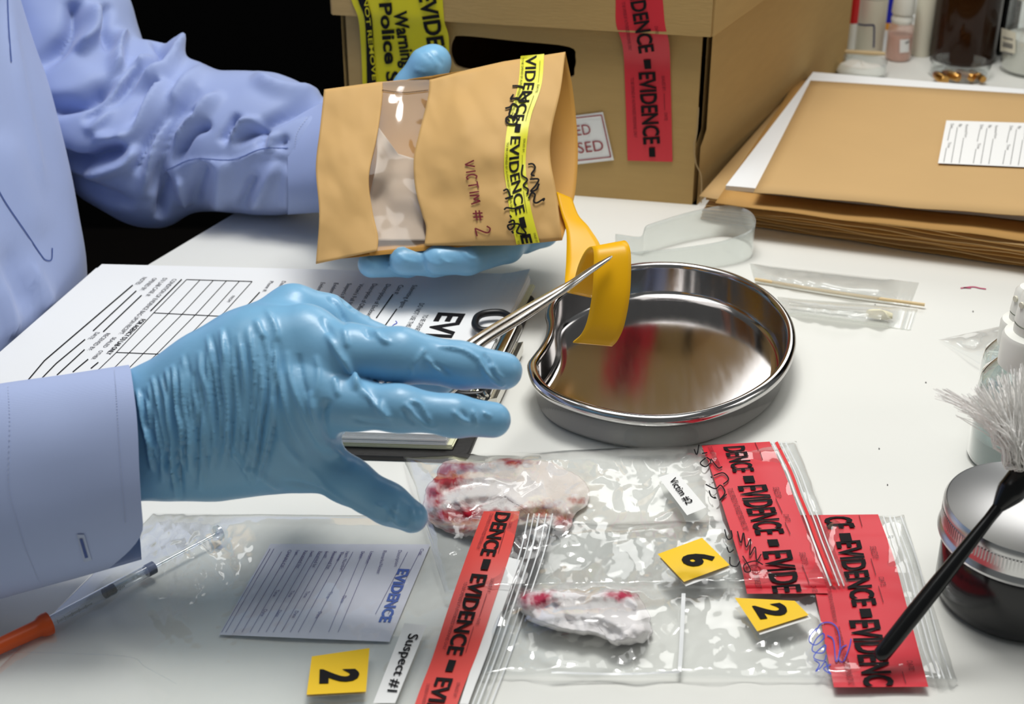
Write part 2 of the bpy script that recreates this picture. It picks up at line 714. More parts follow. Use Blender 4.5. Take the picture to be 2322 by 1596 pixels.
# ------------------------------------------------------------------ evidence carton
def polyhole(outer, hole):
    """flat ring of triangles between an outline and a hole in it"""
    bm = bmesh.new()
    es = []
    for L in (outer, hole):
        vs = [bm.verts.new((a[0], a[1], 0)) for a in L]
        es += [bm.edges.new((vs[i], vs[(i + 1) % len(vs)])) for i in range(len(vs))]
    bmesh.ops.triangle_fill(bm, edges=es, use_beauty=True, normal=(0, 0, 1))
    bm.verts.index_update()
    v = np.array([q.co[:2] for q in bm.verts])
    f = [tuple(x.index for x in q.verts) for q in bm.faces]
    bm.free()
    return v, f


FR = g1(1580, 465)
a12 = math.radians(11.5)
fdir = np.array([-math.cos(a12), math.sin(a12), 0.0])
fn = np.array([-math.sin(a12), -math.cos(a12), 0.0])
fmap = lambda off=0.0: plane_map(FR, fn, off)
FL = fmap()([(797, 470)])[0] * (1, 1, 0) + (0, 0, TZ)
HB = fmap()([(1590, 75)])[0][2] - TZ
BW = np.linalg.norm(FL - FR)
a34 = math.radians(27.6)
sdir = np.array([math.sin(a34), math.cos(a34), 0.0])
for L in np.linspace(0.2, 0.6, 400):
    if proj([FR + L * sdir])[0][0, 0] > 1917:
        break
BL_ = L
print('box', BW, HB, BL_)
carton = thing('evidence_box', 'brown cardboard archive box with lid, sealed with yellow and red tape', 'box', tuple((FR + FL) / 2))
up = np.array([0, 0, 1.0])


def fsz(p):
    P = fmap()(p)
    return np.stack([(P - FR) @ fdir, P[:, 2] - TZ], 1)


hole = fsz(spline([(1021, 112), (1028, 90), (1046, 81), (1170, 93), (1290, 106), (1305, 130), (1303, 155), (1288, 178), (1170, 172), (1050, 157), (1026, 137)], 44, True))
hb = HB + 0.006
mb = MB()
v, f = polyhole([(0.0035, 0), (BW - 0.0035, 0), (BW - 0.0035, hb), (0.0035, hb)], hole)
front3 = FR + v[:, :1] * fdir + v[:, 1:] * up
mb.add(front3, f)
mb.add(front3 - fn * 0.004, f)
hl = FR + hole[:, :1] * fdir + hole[:, 1:] * up
mb.grid(np.array([hl, hl - fn * 0.004]), 1, cv=True)
# right side with the slot behind the front flap
sp = [(0, 0), (BL_, 0), (BL_, hb), (0.0105, hb), (0.0105, HB - 0.075), (0.004, HB - 0.082), (0.0, HB - 0.085)]
for o in (0, 0.004):
    so = np.array([-sdir[1], sdir[0], 0]) * o
    mb.fan([FR + s * sdir + z * up + so for s, z in sp])
back = FL + sdir * BL_
mb.fan([FL, FL + sdir * BL_, back + hb * up, FL + hb * up])
mb.fan([back, FR + sdir * BL_, FR + sdir * BL_ + hb * up, back + hb * up])
mb.fan([FR, FL, back, FR + sdir * BL_])
mb.stroke([(1584, 243), (1580, 300), (1574, 330), (1578, 370), (1590, 400), (1590, 460)], 3, fmap(0.0006), 1)
mb.build('carton', ['card', 'card_edge'], carton, smooth=False)
# lid
mb = MB()
o = 0.006
LH = 0.085
sn = np.array([sdir[1], -sdir[0], 0])
fr = FR + fn * o + sn * o * 0.5
fl = FL + fn * o - fdir * 0
fl = fl + fdir * 0.004
bk = fl + sdir * (BL_ + 0.012)
br = fr + sdir * (BL_ + 0.012)
lp = [fr, fl, bk, br]
lo_, hi_ = HB, HB + LH
for i in range(4):
    A, B2 = lp[i], lp[(i + 1) % 4]
    n = 8
    t = np.linspace(0, 1, n)[:, None]
    e0 = A + (B2 - A) * t + up * lo_
    e1_ = A + (B2 - A) * t + up * hi_
    mb.grid(np.stack([e0, e1_], 1))
mb.fan([p + up * hi_ for p in lp])
lid = mb.build('lid', ['card', 'card_edge'], carton, smooth=False, solid=0.0035)
# yellow seal: over the lid, down the front
mb = MB()
fo = fmap(0.0072)


def tape_strip(mb, left, right, mp, mi=0, n=30, nw=4):
    Lp, Rp = spline(left, n), spline(right, n)
    t = np.linspace(0, 1, nw + 1)
    P = Lp[:, None] * (1 - t)[None, :, None] + Rp[:, None] * t[None, :, None]
    return mb.grid(mp(P.reshape(-1, 2)).reshape(n, nw + 1, 3), mi)


def boxsurf(off):
    """the front of lid and carton, tape sagging across the step between them"""
    def m(p):
        a, b_ = fmap(0.0080 + off)(p), fmap(0.0004 + off)(p)
        z = a[:, 2] - TZ
        t = np.clip((HB + 0.004 - z) / 0.030, 0, 1)[:, None]
        t = t * t * (3 - 2 * t)
        return a * (1 - t) + b_ * t
    return m


bs0, bs1 = boxsurf(0.0006), boxsurf(0.0013)
tape_strip(mb, [(795, -40), (797, 0), (812, 40), (818, 100), (822, 190), (822, 260)], [(1003, -40), (1004, 0), (1008, 50), (1018, 90), (1016, 190), (1014, 260)], bs0)
tape_strip(mb, [(808, -40), (812, 0), (826, 40), (830, 100), (832, 190), (832, 260)], [(826, -40), (832, 0), (843, 40), (847, 100), (853, 190), (854, 260)], bs1, 1)
MATS_Y = ['tape_yellow', 'ink', 'tape_yellow']
bs2 = boxsurf(0.0019)
mb.text('DO NOT REMOVE', (818, -62), (845, 182), (10, -1), bs2, 2, 0.008, 20)
mb.text('Police Seal', (860, 8), (884, 252), (27, -2), bs1, 1, 0.03, 16)
mb.text('Warning !', (892, 26), (916, 172), (29, -2), bs1, 1, 0.03, 14)
mb.text('EVIDENCE', (948, -16), (990, 205), (36, -5), bs1, 1, 0.03, 20)
mb.text('Police', (868, -70), (872, -2), (24, -1), bs1, 1, 0.03, 6)
mb.build('yellow_seal_tape', MATS_Y, carton)
# red tape
mb = MB()
tape_strip(mb, [(1393, -40), (1396, 0), (1397, 55), (1412, 105), (1417, 190), (1423, 364)], [(1498, -40), (1503, 0), (1508, 55), (1518, 105), (1521, 190), (1525, 367)], bs0)
mb.text('EVIDENCE', (1422, -45), (1450, 122), (33, -5), bs1, 1, 0.025, 16)
mb.quad([(1459, 136), (1475, 135), (1477, 156), (1462, 157)], bs1, 1)
mb.text('EVIDENCE', (1449, 165), (1460, 328), (36, -2), bs1, 1, 0.025, 16)
mb.quad([(1471, 335), (1485, 334), (1486, 356), (1472, 356)], bs1, 1)
mb.text('TO BE OPENED BY AUTHORIZED PERSONNEL ONLY', (1410, 5), (1426, 115), (7, -1), bs1, 2, 0, 8)
mb.text('TO BE OPENED BY AUTHORIZED PERSONNEL ONLY', (1430, 176), (1438, 312), (7, 0), bs1, 2, 0, 8)
mb.text('SEALED BY:', (1500, 172), (1503, 206), (7, 0), bs1, 2, 0)
mb.text('DATE:', (1484, 60), (1487, 78), (7, 0), bs1, 2, 0)
mb.text('DATE:', (1506, 256), (1507, 274), (7, 0), bs1, 2, 0)
mb.stroke([(1506, 212), (1507, 250)], 1.2, bs1, 2, False)
mb.build('red_seal_tape', ['tape_red', 'ink', 'ink_maroon'], carton)
# label
mb = MB()
lm = fmap(0.0012)
mb.quad([(1250, 269), (1367, 254), (1392, 363), (1270, 377)], lm, 0)
lm = fmap(0.0020)
for q in ([(1250, 274), (1364, 261)], [(1364, 261), (1385, 356)], [(1385, 356), (1265, 369)]):
    mb.stroke(q, 2.5, lm, 1, False)
mb.text('ED', (1308, 308), (1341, 304), (-5, -23), lm, 1, 0.0)
mb.text('SED', (1312, 348), (1370, 341), (-5, -24), lm, 1, 0.0)
mb.build('case_label', ['label_white', 'ink_red'], carton)

# ------------------------------------------------------------------ folders
u1 = g1(2322, 600) - g1(1590, 490)
u1 /= np.linalg.norm(u1)
u2 = np.array([-u1[1], u1[0], 0])


def leaf(mb, nl, h0, nr, h1, fl, mi=0, wave=0.0012, seed=0, lift=0.0, long=0.40, curl=0.0, nu=40, nv=14):
    A = g1(*nl, h0)
    B2 = g1(*nr, h1)
    e = (B2 - A) / np.linalg.norm((B2 - A)[:2])
    deep = 1.0
    p = g1(*fl, h0) - A
    P = np.zeros((nu, nv, 3))
    for i, u in enumerate(np.linspace(0, 1, nu)):
        for j, v in enumerate(np.linspace(0, 1, nv)):
            q = A + e * u * long + p * v * deep
            q[2] += wave * math.sin(u * 17 + seed) * (1 - v) ** 2 + wave * 0.7 * math.sin(u * 41 + seed * 2.1) * (1 - v) ** 4
            q[2] += lift * v + curl * (1 - v) ** 3 * max(0, 1 - 3 * u)
            P[i, j] = q
    mb.grid(P, mi)
    return P


FOLD = [('topmost brown file folder with white papers inside and a white form label on it', (1708, 440), 0.0345, (2322, 490), 0.0385, (1622, 462), 0.0255, (2322, 545), 0.0255),
        ('brown file folder second from top of stack, its corner sticking out towards the box', (1586, 446), 0.0200, (2322, 556), 0.0225, (1600, 452), 0.0185, (2322, 560), 0.0205),
        ('brown file folder in the middle of the stack, directly below the protruding one', (1600, 466), 0.0135, (2322, 569), 0.0175, (1600, 472), 0.0120, (2322, 574), 0.0150),
        ('brown file folder second from the bottom of the stack beside the box', (1592, 476), 0.0085, (2322, 581), 0.0120, (1596, 481), 0.0070, (2322, 586), 0.0095),
        ('bottom brown file folder lying directly on the white table beside the box', (1590, 489), 0.0030, (2322, 596), 0.0060, (1588, 494), 0.0016, (2322, 604), 0.0018)]
for i, (lb, a, ha, b_, hb_, c, hc, d_, hd) in enumerate(FOLD):
    t = thing('file_folder', lb, 'folder', tuple(g1(*c, 0.0) + u1 * 0.15 + u2 * 0.1 + np.array([0, 0, hc])), 'stacked brown file folders')
    top = i == 0
    mb = MB()
    leaf(mb, a, ha, b_, hb_, (1838, 183) if top else (1812, 188), 0, 0.0005 if top else 0.0007, i * 1.7, curl=0.001 if top else 0)
    if not top:
        pass
    else:
        tm = plane_map(g1(1708, 440, 0.0345), np.cross(g1(2322, 490, 0.0385) - g1(1708, 440, 0.0345), u2), 0.0)
    mb.build('front_cover', 'folder', t, solid=0.0007)
    mb = MB()
    leaf(mb, c, hc, d_, hd, (1808, 182) if top else (1814, 190), 0, 0.0005, i * 2.3 + 1)
    mb.build('back_cover', 'folder_dark', t, solid=0.0007)
    if top:
        A, B2 = g1(1708, 440, 0.0345), g1(2322, 490, 0.0385)
        e = (B2 - A) / np.linalg.norm(B2 - A)
        pn = np.cross(e, np.array([-e[1], e[0], 0]) / np.linalg.norm(e[:2]))
        L0, L1 = plane_map(A, pn, 0.0018), plane_map(A, pn, 0.0023)
        mb = MB()
        mb.quad([(2146, 273), (2400, 281), (2392, 382), (2127, 370)], L0, 0)
        for k in range(4):
            ox, oy = k * 67, k * 2.4
            P_ = lambda x, y: (x + ox, y + oy)
            mb.text('Date', P_(2156, 280), P_(2155, 290), (7, 0), L1, 1)
            mb.stroke([P_(2155, 290), P_(2149, 318)], 1.3, L1, 1, False)
            mb.text('Time', P_(2150, 322), P_(2148, 334), (7, 0), L1, 1)
            mb.stroke([P_(2146, 335), P_(2140, 367)], 1.3, L1, 1, False)
            mb.text('By', P_(2175, 281), P_(2174, 287), (7, 0), L1, 1)
            mb.stroke([P_(2171, 288), P_(2157, 368)], 1.3, L1, 1, False)
            mb.text('Received from', P_(2190, 282), P_(2187, 311), (6, 0), L1, 1)
            mb.stroke([P_(2185, 312), P_(2175, 369)], 1.3, L1, 1, False)
        mb.build('form_label', ['label_white', 'ink_grey'], t, smooth=False)

mb = MB()
P0 = leaf(MB(), (1645, 431), 0.0262, (2322, 500), 0.0270, (1843, 172), long=0.36, wave=0.0002)
P1 = P0 + np.array([0, 0, 0.0035])
mb.grid(P1, 0)
mb.grid(P0, 0, flip=True)
edge = lambda P: np.concatenate([P[:, 0], P[-1, 1:], P[-2::-1, -1], P[0, -2:0:-1]])
mb.grid(np.stack([edge(P0), edge(P1)], 1), 1, cu=True)
tag(mb.build('paper_bundle', ['paper', 'paper_edge']), 'white paper sheets sticking out of the topmost brown folder', 'papers')

# ------------------------------------------------------------------ bottles at the back
mat('plastic_white', (236, 236, 228), 0.35)
mat('plastic_cream', (224, 220, 202), 0.4)
mat('plastic_red', (205, 25, 30), 0.35)
mat('plastic_blue', (20, 30, 170), 0.35)
mat('plastic_orange', (220, 150, 50), 0.4)
mat('amber', (44, 22, 7), 0.10, spec=0.35)
mat('black_gloss', (16, 17, 18), 0.22, spec=0.5)
mat('pink_liquid', (226, 178, 160), 0.25, spec=0.5)
mat('powder', (238, 236, 228), 0.9)
mat('wood_pale', (222, 196, 150), 0.6, nscale=60, namt=0.12)
mat('brass', (196, 150, 84), 0.22, 1.0)
mat('copper_tip', (190, 130, 90), 0.25, 1.0)
mat('tin', (200, 200, 200), 0.3, 1.0)
film('glass_clear', (0.93, 0.96, 0.96), 0.04, 1.5, 0.03, 1.6)
film('glass_dish', (0.95, 0.97, 0.97), 0.04, 1.5, 0.03, 1.5)
film('pink_plastic', (0.93, 0.80, 0.74), 0.2, 1.45, 0.35, 1.0, (0.90, 0.74, 0.66))


def rad(px, base):
    """real radius of something px wide standing at a photo point"""
    return px / 2.0 * ((G([base])[0] - CAM) @ FWD) / F


def hgt(px, base):
    z = (G([base])[0] - CAM) @ FWD
    return px * z / F / math.cos(TH)


def stand(x, y):
    return g1(x, y, 0.0)


q = stand(1924, 128)
r = rad(24, (1924, 128))
t = thing('marker_tube', 'white tube with a red top half hidden beside the cardboard box', 'tube', tuple(q))
MB().lathe(q, [(0, 0.0), (r * .8, 0), (r, 0.003), (r, 0.032), (r * 0.98, 0.034)]).build('body', 'plastic_white', t)
MB().lathe(q, [(r * 1.02, 0.0335), (r * 1.02, 0.065), (r * .9, 0.068), (0, 0.068)]).build('cap', 'plastic_red', t)

q = stand(1969, 118)
r = rad(62, (1969, 118))
t = thing('white_bottle', 'tall white plastic bottle with a blue outlined label corner', 'bottle', tuple(q))
MB().lathe(q, [(0, 0), (r * .95, 0), (r, 0.002), (r, 0.052), (r * .97, 0.054)]).build('body', 'plastic_cream', t)
MB().lathe(q, [(r * .99, 0.0545), (r * 1.0, 0.056), (r * 1.0, 0.110), (0, 0.112)]).build('cap', 'plastic_white', t)
mb = MB()


def cyl_map(q, r):
    def m(p):
        d = rays(p)
        o = CAM[:2] - q[:2]
        a = (d[:, :2] ** 2).sum(1)
        b_ = 2 * (d[:, :2] @ o)
        c = o @ o - r * r
        t_ = (-b_ - np.sqrt(np.maximum(b_ * b_ - 4 * a * c, 0))) / (2 * a)
        return CAM[None] + d * t_[:, None]
    return m


mb.stroke([(1941, 54), (1960, 57), (1978, 57), (1982, 60), (1982, 85), (1981, 108)], 3.5, cyl_map(q, r + 0.0004), 0)
mb.build('label_outline', 'ink_navy', t)

q = stand(2013, 62)
r = rad(44, (2013, 62))
t = thing('blue_bottle', 'blue plastic bottle with an orange foot standing behind the pink dropper bottle', 'bottle', tuple(q))
MB().lathe(q, [(0, 0), (r, 0), (r, 0.006), (r * .95, 0.007)]).build('foot', 'plastic_orange', t)
MB().lathe(q, [(r * .96, 0.0071), (r * .96, 0.045), (r * .7, 0.055), (r * .7, 0.07), (0, 0.07)]).build('body', 'plastic_blue', t)

q = stand(2035, 134)
r = rad(57, (2035, 134))
h = lambda px: hgt(px, (2035, 134))
t = thing('dropper_bottle', 'small clear dropper bottle of pink liquid with a white cap', 'bottle', tuple(q))
b_ = MB().lathe(q, [(0, 0), (r * .9, 0), (r, 0.002), (r, h(58)), (r * .93, h(68)), (r * .72, h(76)), (r * .72, h(80))]).build('bottle_body', 'pink_plastic', t)
MB().lathe(q, [(0, 0.001), (r * .86, 0.001), (r * .95, 0.003), (r * .95, h(50)), (0, h(50))]).build('liquid', 'pink_liquid', b_)
MB().lathe(q, [(r * .78, h(74)), (r * .86, h(78)), (r * .86, h(84)), (r * .78, h(88)), (r * .78, h(92))]).build('collar', 'plastic_white', t)
MB().lathe(q, [(r * .86, h(93)), (r * .9, h(95)), (r * .84, h(128)), (r * .6, h(134)), (r * .5, h(150)), (0, h(151))]).build('cap', 'plastic_white', t)
mb = MB()
cm = cyl_map(q, r + 0.0006)
mb.quad([(2041, 90), (2062, 89), (2061, 118), (2040, 120)], cm, 0, 6, 1)
mb.stroke([(2053, 98), (2062, 94)], 3, cyl_map(q, r + 0.001), 1, False)
mb.build('label', ['label_white', 'ink_grey'], t)

q = stand(2087, 124)
r = rad(46, (2087, 124))
t = thing('vial', 'slim white powder vial with glass neck standing left of the amber bottle', 'vial', tuple(q))
MB().lathe(q, [(0, 0), (r * .9, 0), (r, 0.002), (r, 0.060), (r * .97, 0.062), (r * .95, 0.074), (r * .7, 0.076)]).build('body', 'plastic_cream', t)
MB().lathe(q, [(r * .8, 0.0765), (r * .8, 0.081), (r * .95, 0.082), (r * .95, 0.095), (0, 0.095)]).build('cap', 'plastic_white', t)

q = stand(2181, 132)
r = rad(146, (2181, 132))
t = thing('amber_bottle', 'large dark amber glass bottle behind the dish of cartridges', 'bottle', tuple(q))
MB().lathe(q, [(0, 0), (r * .93, 0), (r, 0.006), (r, 0.12), (r * .85, 0.14), (r * .35, 0.16), (r * .35, 0.19), (0, 0.19)]).build('glass_body', 'amber', t)
MB().lathe(q, [(r * .4, 0.178), (r * .4, 0.2), (0, 0.2)]).build('cap', 'black_gloss', t)

q = stand(2268, 118)
r = rad(60, (2268, 118))
t = thing('black_bottle', 'black bottle partly hidden between the amber bottle and the powder jar', 'bottle', tuple(q))
MB().lathe(q, [(0, 0), (r, 0), (r, 0.05), (r * .6, 0.06), (r * .6, 0.075)]).build('body', 'black_gloss', t)
MB().lathe(q, [(r * .65, 0.0755), (r * .65, 0.09), (0, 0.09)]).build('cap', 'black_gloss', t)

q = stand(2337, 160)
r = rad(140, (2337, 160))
h = lambda px: hgt(px, (2337, 160))
t = thing('powder_jar', 'clear glass jar of white powder with a cream label at right edge', 'jar', tuple(q))
jb = MB().lathe(q, [(0, 0), (r * .93, 0), (r, 0.003), (r * .99, h(140)), (r * .96, h(150))]).build('glass_body', 'glass_clear', t)
MB().lathe(q, [(0, 0.003), (r * .92, 0.003), (r * .95, 0.005), (r * .94, h(70)), (r * .3, h(74)), (0, h(76))]).build('powder_fill', 'powder', jb)
MB().lathe(q, [(r * 1.02, h(150)), (r * 1.04, h(152)), (r * 1.04, h(215)), (0, h(216))]).build('cap', 'plastic_white', t)
mb = MB()
mb.quad([(2271, 63), (2304, 74), (2302, 122), (2268, 116)], cyl_map(q, r + 0.0006), 0, 8, 1)
mb.text('BICARB', (2273, 92), (2296, 98), (0, -14), cyl_map(q, r + 0.001), 1, 0.02, 6) if False else None
for y in (84, 96, 102, 118):
    mb.stroke([(2273, y), (2296, y + 6)], 3 if y < 100 else 5, cyl_map(q, r + 0.001), 1, False)
mb.build('label', ['plastic_cream', 'ink_grey'], t)


def petri(q, r, hh):
    return [(0, 0.0008), (r * .97, 0.0008), (r, 0.002), (r, hh), (r * .975, hh), (r * .97, 0.0022), (0, 0.0022)]


q = stand(2174, 170)
r = rad(136, (2174, 170))
tag(MB().lathe(q, petri(q, r, 0.013)).build('petri_dish', 'glass_dish'), 'clear round dish of brass cartridges in front of amber bottle', 'dish')
CART = [((2118, 152), (2143, 172), 'brass cartridge lying base outward at left of clear dish', 1.15), ((2134, 148), (2176, 164), 'brass cartridge second from left in the clear dish', 1.0),
        ((2166, 146), (2208, 164), 'brass cartridge with copper tip in middle of clear dish', 1.0), ((2196, 146), (2222, 160), 'shiny cartridge right of the middle one in clear dish', 0.9),
        ((2214, 150), (2231, 166), 'rightmost silvery cartridge in the clear dish', 0.8)]
for (x0, y0), (x1, y1), lb, s in CART:
    A, B2 = g1(x0, y0 + 12, 0.008), g1(x1, y1 + 9, 0.008)
    ax = (A - B2) / np.linalg.norm(A - B2)
    L = np.linalg.norm(A - B2)
    rr = 0.0040 * s
    A[2] = B2[2] = TZ + 0.0025 + rr
    t = thing('cartridge', lb, 'cartridge', tuple((A + B2) / 2 - (0, 0, rr)), 'cartridges in the clear dish')
    MB().lathe(B2, [(0, 0), (rr * .9, 0), (rr, .0006), (rr, L * .55), (rr * .97, L * .58)], 20, axis=ax).build('case', 'brass', t)
    MB().lathe(B2, [(rr * .95, L * .58), (rr * .9, L * .7), (rr * .6, L * .9), (0, L)], 20, axis=ax).build('bullet', 'copper_tip', t)

q = stand(1950, 168)
r = rad(116, (1950, 168))
tag(MB().lathe(q, petri(q, r, 0.013)).build('petri_dish', 'glass_dish'), 'clear round dish of white powder beside the cardboard box', 'dish')
mb = MB()
th = np.linspace(0, 2 * math.pi, 40, endpoint=False)
rings = []
for k, (f_, z) in enumerate([(0.93, 0.003), (0.9, 0.005), (0.7, 0.008), (0.45, 0.0085), (0.2, 0.0105), (0.02, 0.011)]):
    rings.append(q + np.stack([r * f_ * np.cos(th), r * f_ * np.sin(th), z + 0.0012 * np.sin(3 * th + k) * (k > 0)], 1))
mb.grid(np.array(rings), 0, cv=True)
po = mb.build('powder', 'powder')
po['kind'] = 'stuff'
tag(po, 'white powder heaped in the clear dish beside the box', 'powder')
mb = MB()
A, B2 = g1(1905, 116, 0.0145), g1(2007, 122, 0.0145)
mb.tube(np.linspace(A, B2, 6), [0.0018, 0.002, 0.002, 0.002, 0.002, 0.0016], 10)
tag(mb.build('wooden_stick', 'wood_pale'), 'pale wooden stick lying across the dish of white powder', 'stick')

# ------------------------------------------------------------------ kidney dish
def steel(name, col, rough, scratch):
    m = mat(name, col, rough, 1.0)
    nt = m.node_tree
    b = nt.nodes['Principled BSDF']
    tc = nt.nodes.new('ShaderNodeTexCoord')
    mp = nt.nodes.new('ShaderNodeMapping')
    mp.inputs['Rotation'].default_value = (0, 0, 0.6)
    mp.inputs['Scale'].default_value = (300, 40, 60)
    nz = nt.nodes.new('ShaderNodeTexNoise')
    nz.inputs['Scale'].default_value = 1.0
    nz.inputs['Detail'].default_value = 5
    n3 = nt.nodes.new('ShaderNodeTexNoise')
    n3.inputs['Scale'].default_value = 18
    n3.inputs['Detail'].default_value = 3
    mm = nt.nodes.new('ShaderNodeMath')
    mm.operation = 'MULTIPLY'
    nt.links.new(tc.outputs['Object'], mp.inputs[0])
    nt.links.new(tc.outputs['Object'], n3.inputs['Vector'])
    nt.links.new(mp.outputs[0], nz.inputs['Vector'])
    nt.links.new(nz.outputs[0], mm.inputs[0])
    nt.links.new(n3.outputs[0], mm.inputs[1])
    mr = nt.nodes.new('ShaderNodeMapRange')
    mr.inputs['From Min'].default_value = 0.15
    mr.inputs['From Max'].default_value = 0.42
    mr.inputs['To Min'].default_value = rough
    mr.inputs['To Max'].default_value = rough + scratch
    nt.links.new(mm.outputs[0], mr.inputs[0])
    nt.links.new(mr.outputs[0], b.inputs['Roughness'])
    return m


steel('steel_dish', (200, 197, 196), 0.105, 0.05)
steel('steel_tool', (205, 203, 200), 0.22, 0.10)
mat('chrome', (210, 208, 200), 0.12, 1.0)

RIM = [(1195, 829), (1204, 812), (1222, 788), (1236, 762), (1240, 735), (1236, 712), (1243, 687), (1259, 668), (1292, 648), (1350, 622), (1430, 602), (1495, 597), (1568, 601), (1659, 621), (1731, 656),
       (1775, 694), (1799, 732), (1806, 771), (1800, 807), (1782, 843), (1750, 877), (1695, 911), (1641, 933), (1586, 948), (1513, 957), (1441, 955), (1368, 943), (1295, 922), (1241, 898), (1208, 868)]
rim = even(spline(G(RIM, 0.0225), 600, True), 240)
rc = rim.mean(0) * (1, 1, 0) + (0, 0, TZ)


def inset(P, d, z):
    T = np.roll(P, -2, 0) - np.roll(P, 2, 0)
    T /= np.linalg.norm(T, axis=1)[:, None]
    N = np.stack([-T[:, 1], T[:, 0], np.zeros(len(T))], 1)
    if ((P.mean(0) - P) * N).sum() < 0:
        N = -N
    Q = P + N * d
    for _ in range(int(d * 2500)):
        Q = 0.25 * np.roll(Q, 1, 0) + 0.5 * Q + 0.25 * np.roll(Q, -1, 0)
    Q[:, 2] = TZ + z
    return Q


prof = [(.0100, .0010), (.0075, .0010), (.0060, .0018), (.0050, .004), (.0036, .0178), (.0030, .0182), (.0014, .0186), (.0004, .0197), (0, .0214), (.0004, .0230), (.0014, .0243), (.0030, .0250), (.0046, .0246), (.0056, .0234),
        (.0060, .0215), (.0068, .0062), (.0073, .0048), (.0086, .0036), (.0104, .0029), (.0130, .0026)]
rings = np.array([inset(rim, d, z) for d, z in prof])
mb = MB()
mb.grid(rings, 0, cv=True, flip=True)
mb.fan(rings[0], 0)
mb.fan(rings[-1], 0, True)
dish = mb.build('kidney_dish', 'steel_dish', sharp=0)
tag(dish, 'shiny stainless steel kidney dish standing empty on the white table', 'dish')

# ------------------------------------------------------------------ clipboard, pad, form
mat('board_black', (38, 37, 37), 0.5, nscale=200, namt=0.15, bscale=300, bstr=0.2)
mat('rubber_black', (18, 18, 19), 0.4)
mat('page_cream', (222, 222, 190), 0.7)
pFR, pNR = g1(1202, 622, .0125), g1(1011, 986, .0125)
pFL = g1(231, 599, .0125)
el = (pFL - pFR) / np.linalg.norm(pFL - pFR)
LP = np.linalg.norm(pFL - pFR)
pNL = pNR + (pFL - pFR)
es = (pNR - pFR) / np.linalg.norm(pNR - pFR)
bFR, bNR = g1(1216, 667, .003), g1(1058, 1040, .003)
bl = 0.315
cbd = thing('clipboard', 'black clipboard with a chrome and black clip at its right edge', 'clipboard', tuple((bFR + bNR) / 2 + el * 0.1 - (0, 0, .003)))
mb = MB()
rect = np.array([bFR, bNR, bNR + el * bl, bFR + el * bl])


def rounded(rect, r, k=6):
    out = []
    n = len(rect)
    for i in range(n):
        p, a, b_ = rect[i], rect[i - 1], rect[(i + 1) % n]
        da, db = (a - p) / np.linalg.norm(a - p), (b_ - p) / np.linalg.norm(b_ - p)
        for t in np.linspace(0, 1, k):
            out.append((1 - t) ** 2 * (p + da * r) + 2 * t * (1 - t) * p + t * t * (p + db * r))
    return np.array(out)


rr_ = rounded(rect, 0.008)
zz = lambda P, z: P * (1, 1, 0) + (0, 0, TZ + z)
ctr_ = rr_.mean(0)
ins = lambda P, d: P + (ctr_ - P) / np.linalg.norm(ctr_ - P, axis=1)[:, None] * d
rg = [zz(rr_, .0004), zz(rr_, .0022), zz(ins(rr_, .0008), .003)]
mb.grid(np.array(rg), 0, cv=True)
mb.fan(rg[-1])
mb.fan(rg[0])
mb.build('board', 'board_black', cbd, sharp=30)
# chrome clip
mb = MB()
cA, cB = g1(1166, 742, .017), g1(1092, 893, .017)
a = np.linspace(0, 2 * math.pi, 16)
mb.tube(np.linspace(cA, cB, 12), 0.0052, 20)
plate0, plate1 = cA + np.array([0.004, 0, -.004]), cB + np.array([0.004, 0, -.004])
mb.box((cA + cB) / 2 + np.array([.004, 0, -.0105]), (cB - cA) * 0.42, np.array([.003, 0.001, 0]), np.array([0, 0, .0035]))
clip = mb.build('clip', 'chrome', cbd)
for loop in ([(1163, 748), (1140, 752), (1096, 756), (1078, 745), (1082, 726), (1100, 717), (1132, 715), (1152, 722), (1166, 740)],
             [(1104, 868), (1080, 868), (1046, 872), (1030, 884), (1040, 900), (1070, 903), (1100, 898), (1108, 884)]):
    mb = MB()
    P = spline(G(loop, .0165), 60)
    P[:, 2] += 0.002
    mb.tube(P, 0.0023, 10)
    mb.build('clip_foot', 'rubber_black', clip)
mb = MB()
for s0, s1 in (((1075, 893), (1098, 905)), ((1092, 884), (1108, 900))):
    P = spline([g1(*s0, .015), (g1(*s0, .02) + g1(*s1, .02)) / 2, g1(*s1, .012)], 16)
    mb.tube(P, 0.0012, 8)
mb.build('clip_wire', 'chrome', clip)

# pad of sheets under the form
mb = MB()
rng = random.Random(4)
n = 12
for i in range(n):
    z0, z1 = .0032 + i * .00075, .0032 + (i + 1) * .00075 - .00006
    low = i < 4
    ox = (0.0035 if low else 0.0) + rng.uniform(-.0006, .0006)
    oy = rng.uniform(-.0008, .0008) + (0.0006 if low else 0)
    q = np.array([pFR - el * ox + es * (0.002 if i < n - 1 else .001), pNR - el * ox + es * oy, pNL + es * oy + el * rng.uniform(-.002, .006), pFL + es * .002 + el * rng.uniform(-.002, .004)])
    A, B2 = zz(q, z0), zz(q, z1)
    mb.grid(np.array([A, B2]), 1 if low else 0, cv=True)
    mb.fan(B2, 1 if low else 0)
    mb.fan(A, 1 if low else 0)
pad = mb.build('paper_pad', ['paper', 'page_cream'], smooth=False)
tag(pad, 'thick pad of white sheets held on the black clipboard under the form', 'paper')

